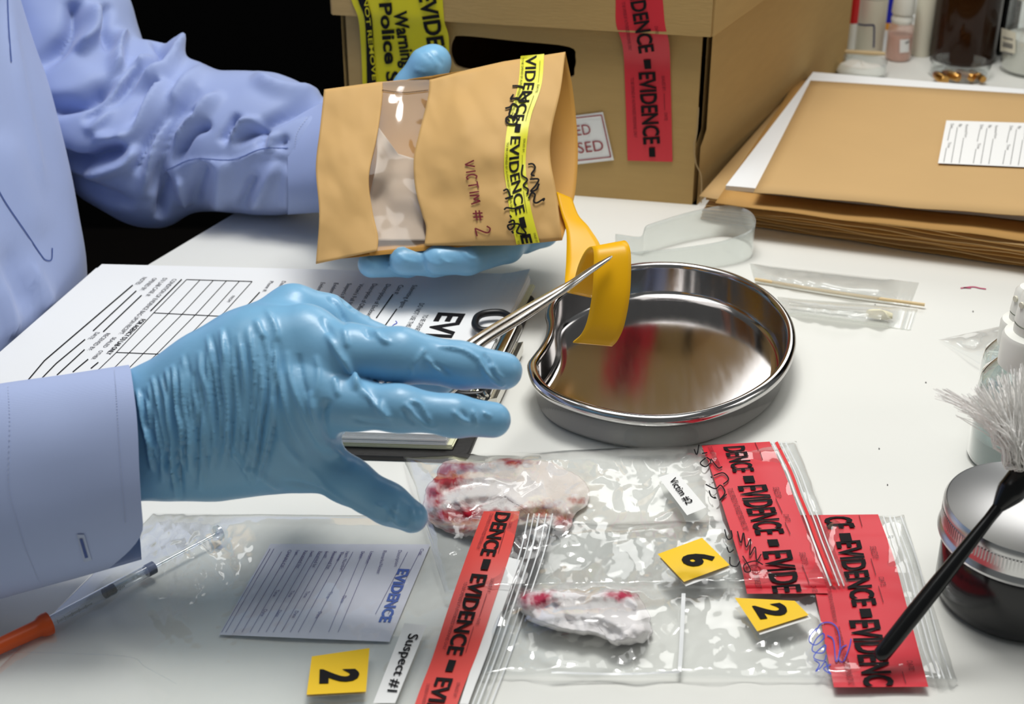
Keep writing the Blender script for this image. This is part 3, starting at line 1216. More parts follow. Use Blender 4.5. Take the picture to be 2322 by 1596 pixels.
mb = MB()
nu, nv = 50, 24
P = np.zeros((nu, nv, 3))
for i, u in enumerate(np.linspace(0, 1, nu)):
    for j, v in enumerate(np.linspace(0, 1, nv)):
        q = (1 - v) * ((1 - u) * pFR + u * pFL) + v * ((1 - u) * pNR + u * pNL)
        q[2] = TZ + .0126 + 0.004 * max(0, 1 - u * 14) ** 1.5 * max(0, 1 - v * 5)
        P[i, j] = q
mb.grid(P, 0)
P2 = P.copy()
P2[..., 2] -= .0002
mb.grid(P2, 0, flip=True)
fm = flat(.0129)
for L, wd in (([(301, 646), (101, 817), (64, 861)], 2.6), ([(309, 659), (211, 750)], 2.4), ([(193, 769), (127, 824), (96, 856)], 2.4), ([(321, 669), (234, 752)], 2.4),
              ([(192, 792), (129, 850)], 2.4), ([(200, 814), (165, 843)], 2.4), ([(223, 821), (206, 835)], 2.4), ([(412, 633), (341, 705)], 2.4), ([(589, 662), (538, 717)], 2.2),
              ([(891, 667), (853, 721)], 2.4), ([(900, 700), (866, 748)], 2.4)):
    mb.stroke(L, wd, fm, 1, False)
cr = lambda x, y: (x / 2.955, y / 2.955 + 560)
for L in ([(1250, 217), (1030, 440), (780, 705), (640, 840)], [(1340, 220), (1125, 450), (865, 708), (740, 835)], [(1430, 222), (1215, 455), (960, 713), (840, 835)],
          [(1518, 225), (1305, 458), (1050, 716), (930, 840)], [(1605, 227), (1395, 460), (1150, 718)], [(1690, 230), (1480, 463), (1240, 722)],
          [(1250, 217), (1690, 230)], [(1030, 440), (1480, 463)], [(780, 705), (1240, 724)]):
    mb.stroke([cr(*p) for p in L], 1.4, fm, 1, False)
for s, p0, p1, h_, bd in (('NOTES:', (324, 628), (305, 645), 10, 0), ('OPENED BY:', (347, 630), (316, 658), 10, 0), ('D3 LAB CASE #:', (370, 630), (330, 671), 10, 0),
                          ('CONDITION OF EVIDENCE BAG UPON RECEIPT:', (392, 632), (268, 757), 10, 0), ('DATE:', (217, 753), (198, 769), 10, 0), ('RECEIVED BY:', (241, 755), (197, 794), 10, 0),
                          ('SEALED', (256, 764), (232, 787), 9, 0), ('OTHER', (226, 794), (206, 814), 9, 0), ('FOR AGENCY D3 LAB ONLY', (320, 723), (239, 803), 11, .02),
                          ('FROM', (526, 670), (514, 684), 7, 0), ('TO', (448, 757), (441, 764), 7, 0), ('CHAIN OF CUSTODY', (496, 734), (432, 800), 11, .02), ('Phone #:', (612, 637), (595, 661), 9, 0),
                          ('Date Submitted:', (640, 637), (611, 680), 9, 0), ('Evidence Location:', (728, 640), (700, 690), 10, 0), ('Evidence Type:', (758, 641), (733, 690), 10, 0),
                          ("Suspect's Full Name:", (788, 642), (752, 704), 10, 0), ("Victim's Full Name:", (816, 643), (778, 706), 10, 0), ('Description of Offense:', (845, 643), (802, 712), 11, 0),
                          ('Description of Enclosed:', (876, 644), (828, 720), 11, 0), ('Case #:', (905, 646), (893, 667), 11, 0), ('Submitting Agent:', (936, 646), (904, 698), 11, 0),
                          ('DO NOT USE THIS FORM', (952, 687), (908, 760), 11, 0), ('TO BE OPENED', (961, 713), (938, 752), 11, 0), ('EVIDENCE', (996, 708), (882, 906), 58, .03)):
    mb.text(s, p0, p1, (h_, 0.05 * h_), fm, 1 if bd or h_ > 20 else 3, bd)
mb.stroke([(897, 727), (900, 732), (893, 736), (888, 743), (892, 746)], 1.6, fm, 2)
mb.stroke([(894, 742), (889, 748), (885, 745), (890, 740)], 1.6, fm, 2)
form = mb.build('evidence_form', ['paper', 'ink', 'ink_blue', 'ink_soft'], smooth=False)
tag(form, 'printed white evidence form lying on top of the clipboard pad under the hands', 'form')

# ------------------------------------------------------------------ clear film pieces, swabs behind the dish
film('clear_film', (0.985, 0.99, 0.99), 0.07, 1.45, 0.03, 1.2, (.95, .95, .95))
film('loop_film', (0.93, 0.95, 0.94), 0.16, 1.45, 0.22, 1.2, (0.9, 0.93, 0.91))
film('pouch_film', (0.96, 0.965, 0.955), 0.12, 1.45, 0.30, 1.1, (0.93, 0.94, 0.92))
mat('cotton', (232, 226, 196), 0.9, spec=0.1, bscale=300, bstr=0.5)

mb = MB()
path = [(1395, 560), (1450, 578), (1470, 572), (1560, 548), (1640, 535), (1690, 548), (1707, 575), (1690, 592), (1630, 605), (1530, 610), (1425, 608)]
B0 = spline(G(path, 0.0005), 90)
hts = np.interp(np.linspace(0, 1, 90), [0, .1, .18, .3, .6, .75, 1], [.010, .014, .021, .023, .025, .021, .012])
T_ = B0 + np.array([0, 0, 1]) * hts[:, None]
w0 = np.linspace(0, 1, 7)
P = B0[:, None] * (1 - w0)[None, :, None] + T_[:, None] * w0[None, :, None]
mb.grid(P, 0)
fm2 = None
tag(mb.build('plastic_loop', 'loop_film', solid=0.0004), 'milky clear plastic strip bent into an upright loop behind the kidney dish', 'plastic strip')


def pouch(name, label, q, h, crimp, group, seed, cat='swab packet'):
    """a sealed clear pouch lying on the table: two films joined at the rim"""
    nu, nv = 70, 24
    u, v = np.meshgrid(np.linspace(0, 1, nu), np.linspace(0, 1, nv), indexing='ij')
    q = np.asarray(q, float)
    p = (1 - v[..., None]) * ((1 - u[..., None]) * q[0] + u[..., None] * q[1]) + v[..., None] * ((1 - u[..., None]) * q[3] + u[..., None] * q[2])
    p = p.reshape(-1, 2)
    uu, vv = u.ravel(), v.ravel()
    prof = (np.sin(np.pi * vv) ** 0.6) * np.clip(np.minimum(uu, 1 - crimp - uu) * 8, 0, 1)
    wr = (np.abs(n2(p, 0.03, seed)) * .35 + np.abs(n2(p, 0.012, seed + 3)) * .5)
    z = 0.0006 + h * np.clip(prof, 0, 1) * (0.75 + wr) + 0.0004 * np.sin(uu * 300) * (uu > 1 - crimp)
    mb = MB()
    mb.grid(G(p, z).reshape(nu, nv, 3), 0, flip=True)
    mb.grid(G(p, 0.0004).reshape(nu, nv, 3), 0, flip=True)
    o = mb.build(name, 'pouch_film')
    return tag(o, label, cat, group)


pouch('swab_packet', 'clear swab packet farther from camera, nearer the brown folders', [(1700, 597), (2084, 640), (2064, 694), (1712, 640)], .006, .1, None, 1)
pouch('swab_packet', 'clear swab packet nearer to camera with a yellowish cotton tip inside', [(1762, 672), (2082, 699), (2066, 748), (1775, 712)], .007, .12, None, 5)
mb = MB()
mb.tube(spline([g1(1712, 633, .003), g1(1900, 664, .003), g1(2097, 691, .003)], 10), .0011, 10)
tag(mb.build('swab_stick', 'wood_pale'), 'thin wooden swab stick poking out of the farther clear packet', 'swab')
t = thing('cotton_swab', 'cotton swab lying inside the nearer clear packet behind the dish', 'swab', tuple(g1(1990, 713, 0.001)))
A, B2 = g1(1964, 709, .0040), g1(2024, 717, .0040)
mb = MB()
mb.tube(A + (B2 - A) * np.linspace(0, 1, 14)[:, None], .0034 * np.sin(np.linspace(.25, math.pi - .25, 14)) ** .5, 14)
mb.build('cotton_tip', 'cotton', t)
mb = MB()
mb.tube(np.linspace(g1(1790, 690, .0035), A, 6), .0009, 8)
mb.build('stick', 'plastic_white', t)

# ------------------------------------------------------------------ right edge: spray bottles, tin, brush
film('spray_clear', (0.86, 0.90, 0.89), 0.05, 1.5, 0.05, 2.4)
mat('teal_liquid', (150, 178, 176), 0.2, trans=0.5)


def spray(q, s, label, k):
    t = thing('spray_bottle', label, 'bottle', tuple(q), 'clear spray bottles with white nozzles')
    r = 0.0255 * s
    H = 0.062 * s
    body = MB().lathe(q, [(0, 0.0006), (r * .93, 0.0006), (r, 0.004), (r, H * .75), (r * .93, H * .88), (r * .70, H * .98), (r * .52, H * 1.03)]).build('bottle_body', 'spray_clear', t)
    MB().lathe(q, [(0, .002), (r * .92, .002), (r * .95, .005), (r * .95, H * .28), (0, H * .28)]).build('liquid', 'teal_liquid', body)
    MB().lathe(q, [(r * .54, H * 1.0), (r * .66, H * 1.01), (r * .66, H * 1.28), (r * .62, H * 1.32), (r * .45, H * 1.34), (r * .45, H * 1.42)]).build('collar', 'plastic_white', t)
    MB().lathe(q, [(r * .44, H * 1.43), (r * .46, H * 1.44), (r * .40, H * 1.70), (r * .3, H * 1.75), (0, H * 1.76)]).build('nozzle', 'plastic_white', t)
    a = q + np.array([-r * .40, -.002, H * 1.62])
    MB().lathe(a, [(0, 0.001), (.0016, 0.001), (.0018, 0)], 12, axis=(-1, -.4, 0)).build('spray_hole', 'plastic_cream', t)
    MB().tube([q + np.array([0, 0, H * 1.0]), q + np.array([.004, 0, H * .5]), q + np.array([.008, 0, .006])], .0012, 8).build('dip_tube', 'plastic_white', t)


spray(g1(2292, 1040), 0.94, 'clear spray bottle nearest the camera, behind the brush bristles', 0)
spray(g1(2284, 946), 0.76, 'second clear spray bottle half hidden behind the nearer one', 1)

u, v = np.meshgrid(np.linspace(0, 1, 24), np.linspace(0, 1, 24), indexing='ij')
p = (np.array([2128, 770]) * (1 - u)[..., None] + u[..., None] * ((1 - v)[..., None] * np.array([2275, 738]) + v[..., None] * np.array([2262, 850]))).reshape(-1, 2)
z = .001 + .018 * u.ravel() * (0.6 + 0.5 * np.abs(n2(p, .03, 4))) * np.sin(np.clip(v.ravel(), .03, .97) * math.pi) ** .5
mb = MB()
mb.grid(G(p, z).reshape(24, 24, 3), 0, flip=True)
tag(mb.build('plastic_wrapper', 'clear_film'), 'crumpled clear plastic wrapper left of the spray bottles', 'wrapper')

mat('aluminium', (214, 214, 214), 0.28, 1.0)
mat('dark_jar', (30, 31, 33), 0.16, spec=0.6)
jq = g1(2300, 1356)
jr = 0.0372
jar = thing('powder_tin', 'dark round jar with a brushed metal screw lid at right edge', 'jar', tuple(jq))
MB().lathe(jq, [(0, .0005), (jr * .90, .0005), (jr * .97, .003), (jr, .008), (jr, .030), (jr * .96, .034), (jr * .93, .036)], 72).build('jar_body', 'dark_jar', jar)
MB().lathe(jq, [(jr * .95, .0345), (jr * 1.065, .035), (jr * 1.08, .0365), (jr * 1.065, .038), (jr * 1.04, .039), (jr * 1.04, .0475), (jr * 1.055, .0485), (jr * 1.05, .0505), (jr * 1.025, .052), (jr * 1.01, .0517), (0, .0517)], 96).build('lid', 'aluminium', jar, sharp=30)
mb = MB()
for k in range(150):
    a = 2 * math.pi * k / 150
    c, s = math.cos(a), math.sin(a)
    mb.box(jq + np.array([c * jr * 1.043, s * jr * 1.043, .0445]), np.array([c, s, 0]) * .0004, np.array([-s, c, 0]) * .0004, np.array([0, 0, .0028]))
mb.build('knurling', 'aluminium', jar, smooth=False)

hA = g1(1990, 1495, .0115)
for hh in np.linspace(.055, .11, 56):                                   # lift the handle until it clears the lid's rim
    hB = g1(2262, 1152, hh)
    q_ = hA + (hB - hA) * np.linspace(0, 1, 200)[:, None]
    q_ = np.vstack([q_, hB + (hB - hA) / np.linalg.norm(hB - hA) * np.linspace(0, .03, 20)[:, None]])
    nearq = np.linalg.norm((q_ - jq)[:, :2], axis=1) < jr * 1.12
    rr_q = np.where(np.arange(len(q_)) > 199, .0068, .0036)
    if not nearq.any() or (q_[nearq, 2] - rr_q[nearq]).min() > TZ + .0522:
        break
fB = hB + (hB - hA) / np.linalg.norm(hB - hA) * 0.030
brush = thing('fingerprint_brush', 'black handled fingerprint brush with white plume bristles leaning on the jar', 'brush', tuple(hA - np.array([0, 0, .003])))
zc = lambda P: float((P - CAM) @ FWD)
L = np.linspace(0, 1, 40)
rad_ = np.interp(L, [0, .012, .03, .3, .5, .8, .93, 1], [.0016, .0031, .0037, .0039, .0037, .0029, .0025, .0027])
MB().tube(hA + (hB - hA) * L[:, None], rad_, 20).build('handle', 'black_gloss', brush)
L = np.linspace(0, 1, 20)
MB().tube(hB + (fB - hB) * L[:, None], np.interp(L, [0, .15, .3, 1], [.0026, .0045, .0062, .0066]), 24).build('ferrule', 'black_gloss', brush)
mat('bristle', (246, 244, 240), 0.4, sub=0.2)
mb = MB()
rng = random.Random(9)
fz = zc(fB)
hd = (fB - hB) / np.linalg.norm(fB - hB)
for k in range(560):
    a, rr = rng.uniform(0, 6.28), math.sqrt(rng.random()) * .0055
    s0 = fB + rr * np.array([math.cos(a), 0.3 * math.sin(a), math.sin(a)])
    f = rng.random()
    if k < 26:
        e = np.array([rng.uniform(2116, 2150), rng.uniform(880, 905)])
        m1 = np.array([rng.uniform(2240, 2262), rng.uniform(935, 975)])
    else:
        th_ = rng.uniform(-0.2, 1.0)
        e = np.array([2180 + 260 * f + rng.uniform(-20, 20), 925 - 80 * math.sin(f * 2.6) + rng.uniform(-25, 25)])
        m1 = np.array([2290 + 60 * f + rng.uniform(-25, 15), 995 + rng.uniform(-25, 25)])
    P = spline([s0, d1(m1[0] + 12, m1[1] + 50, fz - .004 + rng.uniform(-.012, .008)), d1(m1[0], m1[1], fz - .002 + rng.uniform(-.02, .014)), d1(e[0], e[1], fz + .0 + rng.uniform(-.025, .02))], 12)
    mb.tube(P, np.linspace(.00032, .00016, 12) * rng.uniform(.7, 1.4), 4, caps=False)
br_ = mb.build('bristles', 'bristle', brush)
br_['kind'] = 'stuff'

# ------------------------------------------------------------------ clear evidence bags in the foreground
film('bag_film', (0.99, 0.995, 0.995), 0.09, 1.45, 0.035, 1.8, (.95, .95, .95))
film('bag_film_under', (0.99, 0.995, 0.995), 0.2, 1.2, 0.03, 0.5, (.95, .95, .95))
mat('tape_red_light', (222, 70, 62), 0.45, nscale=25, namt=0.05)
mat('card_yellow', (248, 202, 12), 0.5)
mat('gauze', (236, 230, 226), 0.9, spec=0.1, stain=(168, 30, 46), bscale=500, bstr=0.4)
mat('cotton_wad', (236, 232, 232), 0.9, spec=0.1, stain=(176, 60, 84), bscale=300, bstr=0.4)
mat('zip_red', (225, 40, 45), 0.4)
mat('zip_clear', (232, 234, 234), 0.3)


def crumple(p, seed, a):
    """sharp creases of handled film, metres"""
    r1 = facets(p, .0125, seed + 1, .5)
    r2 = facets(p, .030, seed + 2, 1.1)
    r3 = facets(p * (1, 1.5), .05, seed + 3, .2)
    return a * (1.0 * r1 + 0.36 * r2 + 0.16 * r3)


def bagheight(q, base, amp, seed, bumps=(), edge=0.06):
    q = np.asarray(q, float)

    def inv(p):
        """rough place within the bag outline"""
        u = np.full(len(p), .5)
        v = np.full(len(p), .5)
        for _ in range(12):
            T = q[0] + (q[1] - q[0]) * u[:, None]
            B_ = q[3] + (q[2] - q[3]) * u[:, None]
            ax = B_ - T
            v = ((p - T) * ax).sum(1) / ((ax * ax).sum(1) + 1e-9)
            Lp = q[0] + (q[3] - q[0]) * v[:, None]
            Rp = q[1] + (q[2] - q[1]) * v[:, None]
            ax = Rp - Lp
            u = ((p - Lp) * ax).sum(1) / ((ax * ax).sum(1) + 1e-9)
        return u, v

    def h(p):
        p = np.asarray(p, float)
        u, v = inv(p)
        e = np.clip(np.minimum(np.minimum(u, 1 - u), np.minimum(v, 1 - v)) / edge, 0, 1) ** .5
        z = base * (0.35 + .65 * e) + crumple(p, seed, amp) * (0.25 + .75 * e)
        for (x, y, sx, sy, a) in bumps:
            z = z + a * np.exp(-((p[:, 0] - x) / sx) ** 2 - ((p[:, 1] - y) / sy) ** 2)
        return z
    return h


def bag(label, q, hf, nu, nv, loc):
    t = thing('evidence_bag', label, 'bag', tuple(loc))
    u, v = np.meshgrid(np.linspace(0, 1, nu), np.linspace(0, 1, nv), indexing='ij')
    q = np.asarray(q, float)
    p = ((1 - v[..., None]) * ((1 - u[..., None]) * q[0] + u[..., None] * q[1]) + v[..., None] * ((1 - u[..., None]) * q[3] + u[..., None] * q[2])).reshape(-1, 2)
    mb = MB()
    mb.grid(G(p, hf(p)).reshape(nu, nv, 3), 0, flip=True)
    lo = np.asarray(q)
    mb.build('top_film', 'bag_film', t, sharp=0)
    mb = MB()
    mb.grid(G(p, 0.0004 + 0.0002 * np.abs(n2(p, .02, 3))).reshape(nu, nv, 3)[::4, ::4], 0, flip=True)
    mb.build('bottom_film', 'bag_film_under', t)
    return t


def on(hf, off):
    return lambda p: G(p, hf(p) + off)


def smoothed(hf, off, k=14):
    """stiff tape or card rides over the creases"""
    def m(p):
        z = 0
        for dx, dy in ((0, 0), (k, 0), (-k, 0), (0, k), (0, -k), (k, k), (-k, -k), (k, -k), (-k, k)):
            z = z + hf(np.asarray(p) + (dx, dy)) / 9
        return G(p, z + off)
    return m


def tape_text(mb, items, mp, mi, bold, div=14):
    for s, p0, p1, up_ in items:
        mb.text(s, p0, p1, up_, mp, mi, bold, div)


def card_stack(parent, q, s, p0, p1, up_, hf, under):
    mb = MB()
    m0, m1, m2 = smoothed(hf, .0022, 30), smoothed(hf, .0027, 30), smoothed(hf, .0031, 30)
    q = np.asarray(q, float)
    mb.quad(q, m1, 0, 8, 8)
    mb.quad(q + under, smoothed(hf, .0016, 30), 2, 8, 8)
    mb.text(s, p0, p1, up_, m2, 1, 0.045, 6)
    mb.build('number_card', ['card_yellow', 'ink', 'label_white'], parent)


# ---- C: right rear bag, under the other two
QC = [(1150, 1190), (2050, 1167), (2172, 1545), (1085, 1533)]
hC = bagheight(QC, .0022, .0040, 21, ((1330, 1400, 140, 60, .016), (1780, 1440, 60, 60, .002)))
tC = bag('clear evidence bag with wide red tape at right, yellow 2 card and white wad inside', QC, hC, 150, 90, g1(1650, 1400))
mb = MB()
sC0, sC1 = smoothed(hC, .0014, 40), smoothed(hC, .0021, 40)
tape_strip(mb, [(1800, 1168), (1826, 1260), (1850, 1350), (1872, 1465), (1891, 1558)], [(1991, 1166), (2026, 1262), (2050, 1350), (2080, 1462), (2105, 1557)], sC0, 0, 50, 10)
tape_text(mb, [('EVIDENCE', (1802, 960), (1886, 1226), (50, -4)), ('EVIDENCE', (1897, 1228), (1935, 1374), (52, -4)), ('EVIDENC', (1927, 1406), (1962, 1555), (64, -2))][1:], sC1, 1, .028, 20)
mb.text('CE', (1868, 1172), (1880, 1198), (58, -3), sC1, 1, .028, 8)
for y, x in ((1209, 1902), (1380, 1948)):
    mb.quad([(x, y), (x + 26, y - 1), (x + 31, y + 18), (x + 5, y + 20)], sC1, 1, 3, 3)
mb.text('TO BE OPENED BY AUTHORIZED PERSONNEL ONLY', (1875, 1335), (1890, 1410), (9, 0), sC1, 2, 0, 10)
mb.text('TO BE OPENED BY AUTHORIZED PERSONNEL ONLY', (1890, 1420), (1925, 1552), (14, 0), sC1, 2, 0, 14)
mb.text('SEALED BY:', (1972, 1238), (1980, 1266), (14, 0), sC1, 2, 0, 4)
mb.stroke([(1975, 1266), (1986, 1303)], 1.6, sC1, 2, False)
mb.text('DATE:', (1992, 1308), (1998, 1328), (12, 0), sC1, 2, 0, 4)
mb.stroke([(1992, 1328), (2003, 1365)], 1.6, sC1, 2, False)
mb.text('SEALED BY:', (2024, 1418), (2032, 1450), (14, 0), sC1, 2, 0, 4)
mb.text('DATE:', (2056, 1498), (2062, 1520), (13, 0), sC1, 2, 0, 4)
mb.stroke([(2046, 1522), (2054, 1548)], 1.6, sC1, 2, False)
mb.stroke([(1948, 1168), (1955, 1193)], 1.6, sC1, 2, False)
for L in ([(1852, 1424), (1838, 1440), (1836, 1455), (1850, 1462), (1868, 1447), (1866, 1436), (1850, 1450), (1842, 1475), (1866, 1480), (1872, 1462), (1852, 1478), (1846, 1492), (1868, 1498), (1874, 1484)],
          [(1846, 1496), (1858, 1506), (1850, 1522), (1862, 1512), (1872, 1500), (1878, 1520), (1884, 1528), (1868, 1516), (1884, 1506)],
          [(1850, 1432), (1862, 1414), (1885, 1412), (1900, 1428), (1905, 1462), (1902, 1492), (1912, 1500), (1925, 1470), (1930, 1448)],
          [(1876, 1440), (1890, 1452), (1896, 1500), (1908, 1470), (1920, 1462)]):
    mb.stroke(L, 2.6, sC1, 3)
mb.build('red_seal_tape', ['tape_red', 'ink', 'ink_tape_red', 'ink_blue'], tC)
mb = MB()
for off, wd in ((10, 2.4), (24, 4), (34, 2.4), (50, 3)):
    mb.stroke([(1993 + off, 1170), (2028 + off, 1265), (2052 + off, 1352), (2082 + off, 1464), (2107 + off, 1538)], wd, on(hC, .0012), 0)
mb.build('zip_ridge', 'zip_clear', tC)
mb = MB()
mb.stroke([(1550, 1345), (1546, 1440), (1541, 1523)], 9, smoothed(hC, .0008), 0)
mb.stroke([(1541, 1523), (1400, 1528), (1250, 1524)], 5, smoothed(hC, .0008), 0)
mb.build('inner_seam', 'zip_clear', tC)
card_stack(tC, [(1666, 1355), (1802, 1362), (1834, 1394), (1717, 1431)], '2', (1709, 1373), (1728, 1403), (62, -8), hC, np.array([6, 8]))


def rag(name, label, cat, m, outline, hf, stain, seed, rings=44, n=150):
    """a crumpled piece of thin cloth lying in a bag"""
    O = even(spline(outline, 300, True), n)
    O = O + 3.5 * np.stack([n2(O, .09, seed), n2(O, .09, seed + 1)], 1)
    c = O.mean(0)
    mb = MB()
    rows, sts = [], []
    for t in np.linspace(0.01, 1, rings):
        p = c + (O - c) * t
        edge = np.clip((1 - t) * 7, 0.12, 1)
        rows.append(G(p, hf(p, edge)))
        sts.append(stain(p))
    mb.grid(np.array(rows), 0, cv=True, flip=True, stain=np.concatenate(sts))
    return tag(mb.build(name, m, solid=0.0005, sharp=0), label, cat)


def blot(p, spots, seed):
    p = np.asarray(p, float)
    s = np.zeros(len(p))
    for x, y, sx, sy, a in spots:
        s = np.maximum(s, a * np.exp(-((p[:, 0] - x) / sx) ** 2 - ((p[:, 1] - y) / sy) ** 2))
    return np.clip(s * 1.3 - .22 + (.35 * n2(p, .10, seed) + .25 * n2(p, .25, seed + 1)) * (s > .08), 0, 1)


def ridge(p, lines):
    z = np.zeros(len(p))
    for L, w_, a in lines:
        d, _t = seg_dist(np.asarray(p, float), spline(L, 20))
        z += a * np.exp(-(d / w_) ** 2)
    return z


WL_ = [([(1180, 1372), (1260, 1352), (1380, 1350), (1450, 1365)], 16, .006), ([(1220, 1400), (1300, 1392), (1400, 1410), (1460, 1430)], 14, .005), ([(1350, 1380), (1420, 1440)], 12, .004), ([(1260, 1370), (1300, 1420)], 10, -.003)]
rag('cotton_wad', 'crumpled white cotton wad with pink stains inside the clear bag below the gauze', 'cotton', 'cotton_wad',
    [(1170, 1362), (1200, 1340), (1262, 1337), (1330, 1346), (1385, 1336), (1442, 1347), (1466, 1382), (1478, 1430), (1452, 1457), (1402, 1462), (1350, 1441), (1285, 1432), (1222, 1416), (1190, 1396)],
    lambda p, e: .0016 + e * (.007 + .55 * ridge(p, WL_) + .0028 * facets(p, .03, 5, .4) + .0012 * facets(p, .08, 6, 1.0)),
    lambda p: blot(p, [(1215, 1358, 42, 20, 1.0), (1405, 1350, 38, 12, 1.0), (1190, 1350, 20, 14, .8)], 3), 4)

# ---- B: middle bag with bloody gauze
QB = [(914, 1035), (1806, 1000), (1932, 1330), (1010, 1348)]
hB_ = lambda p: bagheight(QB, .0045, .0046, 7, ((1080, 1090, 110, 45, .010), (1240, 1180, 110, 50, .008), (1480, 1240, 150, 50, .002)))(p) + .0022 * np.clip((np.asarray(p)[:, 1] - 1160) / 60, 0, 1)
tB = bag('clear evidence bag with red tape, bloodstained gauze inside, Victim #2 label and 6 card', QB, hB_, 170, 100, g1(1400, 1180))
mb = MB()
sB0, sB1 = smoothed(hB_, .0016, 40), smoothed(hB_, .0023, 40)
tape_strip(mb, [(1591, 1010), (1616, 1076), (1647, 1173), (1678, 1273), (1694, 1346)], [(1745, 1001), (1778, 1069), (1817, 1173), (1852, 1266), (1878, 1345)], sB0, 0, 50, 10)
tape_text(mb, [('DENCE', (1641, 1013), (1664, 1070), (46, -3)), ('EVIDENCE', (1674, 1102), (1716, 1212), (62, -4)), ('EVIDE', (1730, 1250), (1755, 1344), (62, -4))], sB1, 1, .022, 20)
for x, y in ((1684, 1079), (1739, 1223)):
    mb.quad([(x, y), (x + 24, y - 1), (x + 29, y + 14), (x + 5, y + 15)], sB1, 1, 3, 3)
mb.text('TO BE OPENED BY AUTHORIZED PERSONNEL ONLY', (1604, 1012), (1628, 1062), (10, 0), sB1, 2, 0, 10)
mb.text('TO BE OPENED BY AUTHORIZED PERSONNEL ONLY', (1648, 1106), (1686, 1202), (13, 0), sB1, 2, 0, 14)
mb.text('TO BE OPENED BY', (1702, 1280), (1716, 1335), (13, 0), sB1, 2, 0, 8)
mb.text('SEALED BY:', (1752, 1104), (1760, 1128), (14, 0), sB1, 2, 0, 4)
mb.text('DATE:', (1776, 1166), (1782, 1182), (12, 0), sB1, 2, 0, 4)
mb.text('SEALED BY:', (1812, 1252), (1820, 1278), (14, 0), sB1, 2, 0, 4)
mb.text('DATE:', (1838, 1328), (1843, 1342), (12, 0), sB1, 2, 0, 4)
for L in ([(1723, 1022), (1729, 1042)], [(1759, 1130), (1774, 1162)], [(1780, 1184), (1792, 1210)], [(1819, 1280), (1835, 1322)], [(1712, 1003), (1720, 1020)]):
    mb.stroke(L, 1.6, sB1, 2, False)
hw = smoothed(hB_, .0029, 30)
for L in ([(1585, 1008), (1580, 1030), (1574, 1018)], [(1592, 1028), (1604, 1026)], [(1600, 1038), (1588, 1050), (1600, 1058), (1612, 1046), (1602, 1036)], [(1612, 1040), (1628, 1060), (1638, 1058)],
          [(1618, 1078), (1640, 1072), (1652, 1086), (1640, 1098)], [(1600, 1098), (1622, 1108), (1634, 1100), (1644, 1116), (1632, 1134), (1648, 1120)], [(1608, 1112), (1612, 1124), (1622, 1130)],
          [(1643, 1200), (1650, 1222), (1660, 1218), (1658, 1202)], [(1648, 1240), (1654, 1252), (1664, 1246)], [(1655, 1262), (1656, 1280), (1670, 1284), (1678, 1272)],
          [(1672, 1204), (1680, 1230), (1686, 1208), (1692, 1240), (1702, 1222), (1700, 1258), (1712, 1240), (1716, 1270), (1726, 1256)], [(1684, 1260), (1702, 1292), (1690, 1296), (1688, 1280), (1712, 1272), (1730, 1280)],
          [(1612, 1080), (1614, 1084)], [(1620, 1126), (1624, 1130)]):
    mb.stroke(L, 2.8, hw, 1)
mb.build('red_seal_tape', ['tape_red', 'ink', 'ink_tape_red'], tB)
mb = MB()
zs = smoothed(hB_, .0014, 16)
for off, wd, mi in ((6, 4, 0), (15, 7, 1), (25, 3, 0), (36, 3, 0)):
    mb.stroke([(1745 + off, 1002), (1778 + off, 1069), (1797 + off, 1120), (1819 + off, 1173), (1838 + off, 1225), (1854 + off, 1266), (1878 + off, 1328)], wd, zs, mi)
mb.build('zip_ridge', ['zip_clear', 'zip_red'], tB)
mb = MB()
l0, l1 = smoothed(hB_, .0020, 30), smoothed(hB_, .0026, 30)
mb.quad([(1493, 1082), (1533, 1069), (1602, 1150), (1558, 1168)], l0, 0, 6, 8)
mb.text('Victim #2', (1517, 1088), (1557, 1144), (15, -7), l1, 1, .01, 8)
mb.build('name_label', ['label_white', 'ink'], tB)
card_stack(tB, [(1491, 1256), (1592, 1219), (1655, 1281), (1551, 1319)], '6', (1540, 1262), (1568, 1286), (58, -14), hB_, np.array([4, 10]))


GL_ = [([(985, 1110), (1005, 1078), (1060, 1055), (1120, 1050)], 13, .0032), ([(975, 1152), (1050, 1128), (1140, 1122), (1190, 1150)], 12, .0032), ([(1100, 1090), (1180, 1070), (1270, 1085)], 18, .002),
       ([(1160, 1160), (1230, 1145), (1290, 1160)], 12, .004), ([(1010, 1110), (1090, 1095)], 10, -.003), ([(1040, 1140), (1060, 1165)], 8, .003)]
rag('bloody_gauze', 'white gauze soaked with red blood inside the clear bag beside the thumb', 'gauze', 'gauze',
    [(984, 1088), (1000, 1054), (1042, 1044), (1092, 1050), (1150, 1040), (1232, 1046), (1302, 1074), (1334, 1108), (1332, 1142), (1304, 1166), (1284, 1205), (1240, 1196), (1180, 1200), (1100, 1215), (1030, 1210), (982, 1190), (962, 1146), (966, 1112)],
    lambda p, e: .0022 + e * (.0022 + ridge(p, GL_) + .0035 * facets(p, .03, 15, .8) + .0012 * facets(p, .085, 16, .3)),
    lambda p: blot(p, [(1015, 1082, 40, 30, 1.3), (1052, 1060, 34, 16, 1.0), (1160, 1046, 46, 12, .75), (985, 1122, 20, 34, 1.0), (1040, 1168, 70, 20, 1.3), (1120, 1172, 66, 16, 1.2), (1040, 1205, 60, 14, .8), (1225, 1160, 48, 18, .8), (1275, 1180, 26, 18, .75), (1310, 1136, 22, 8, .7)], 8), 14)

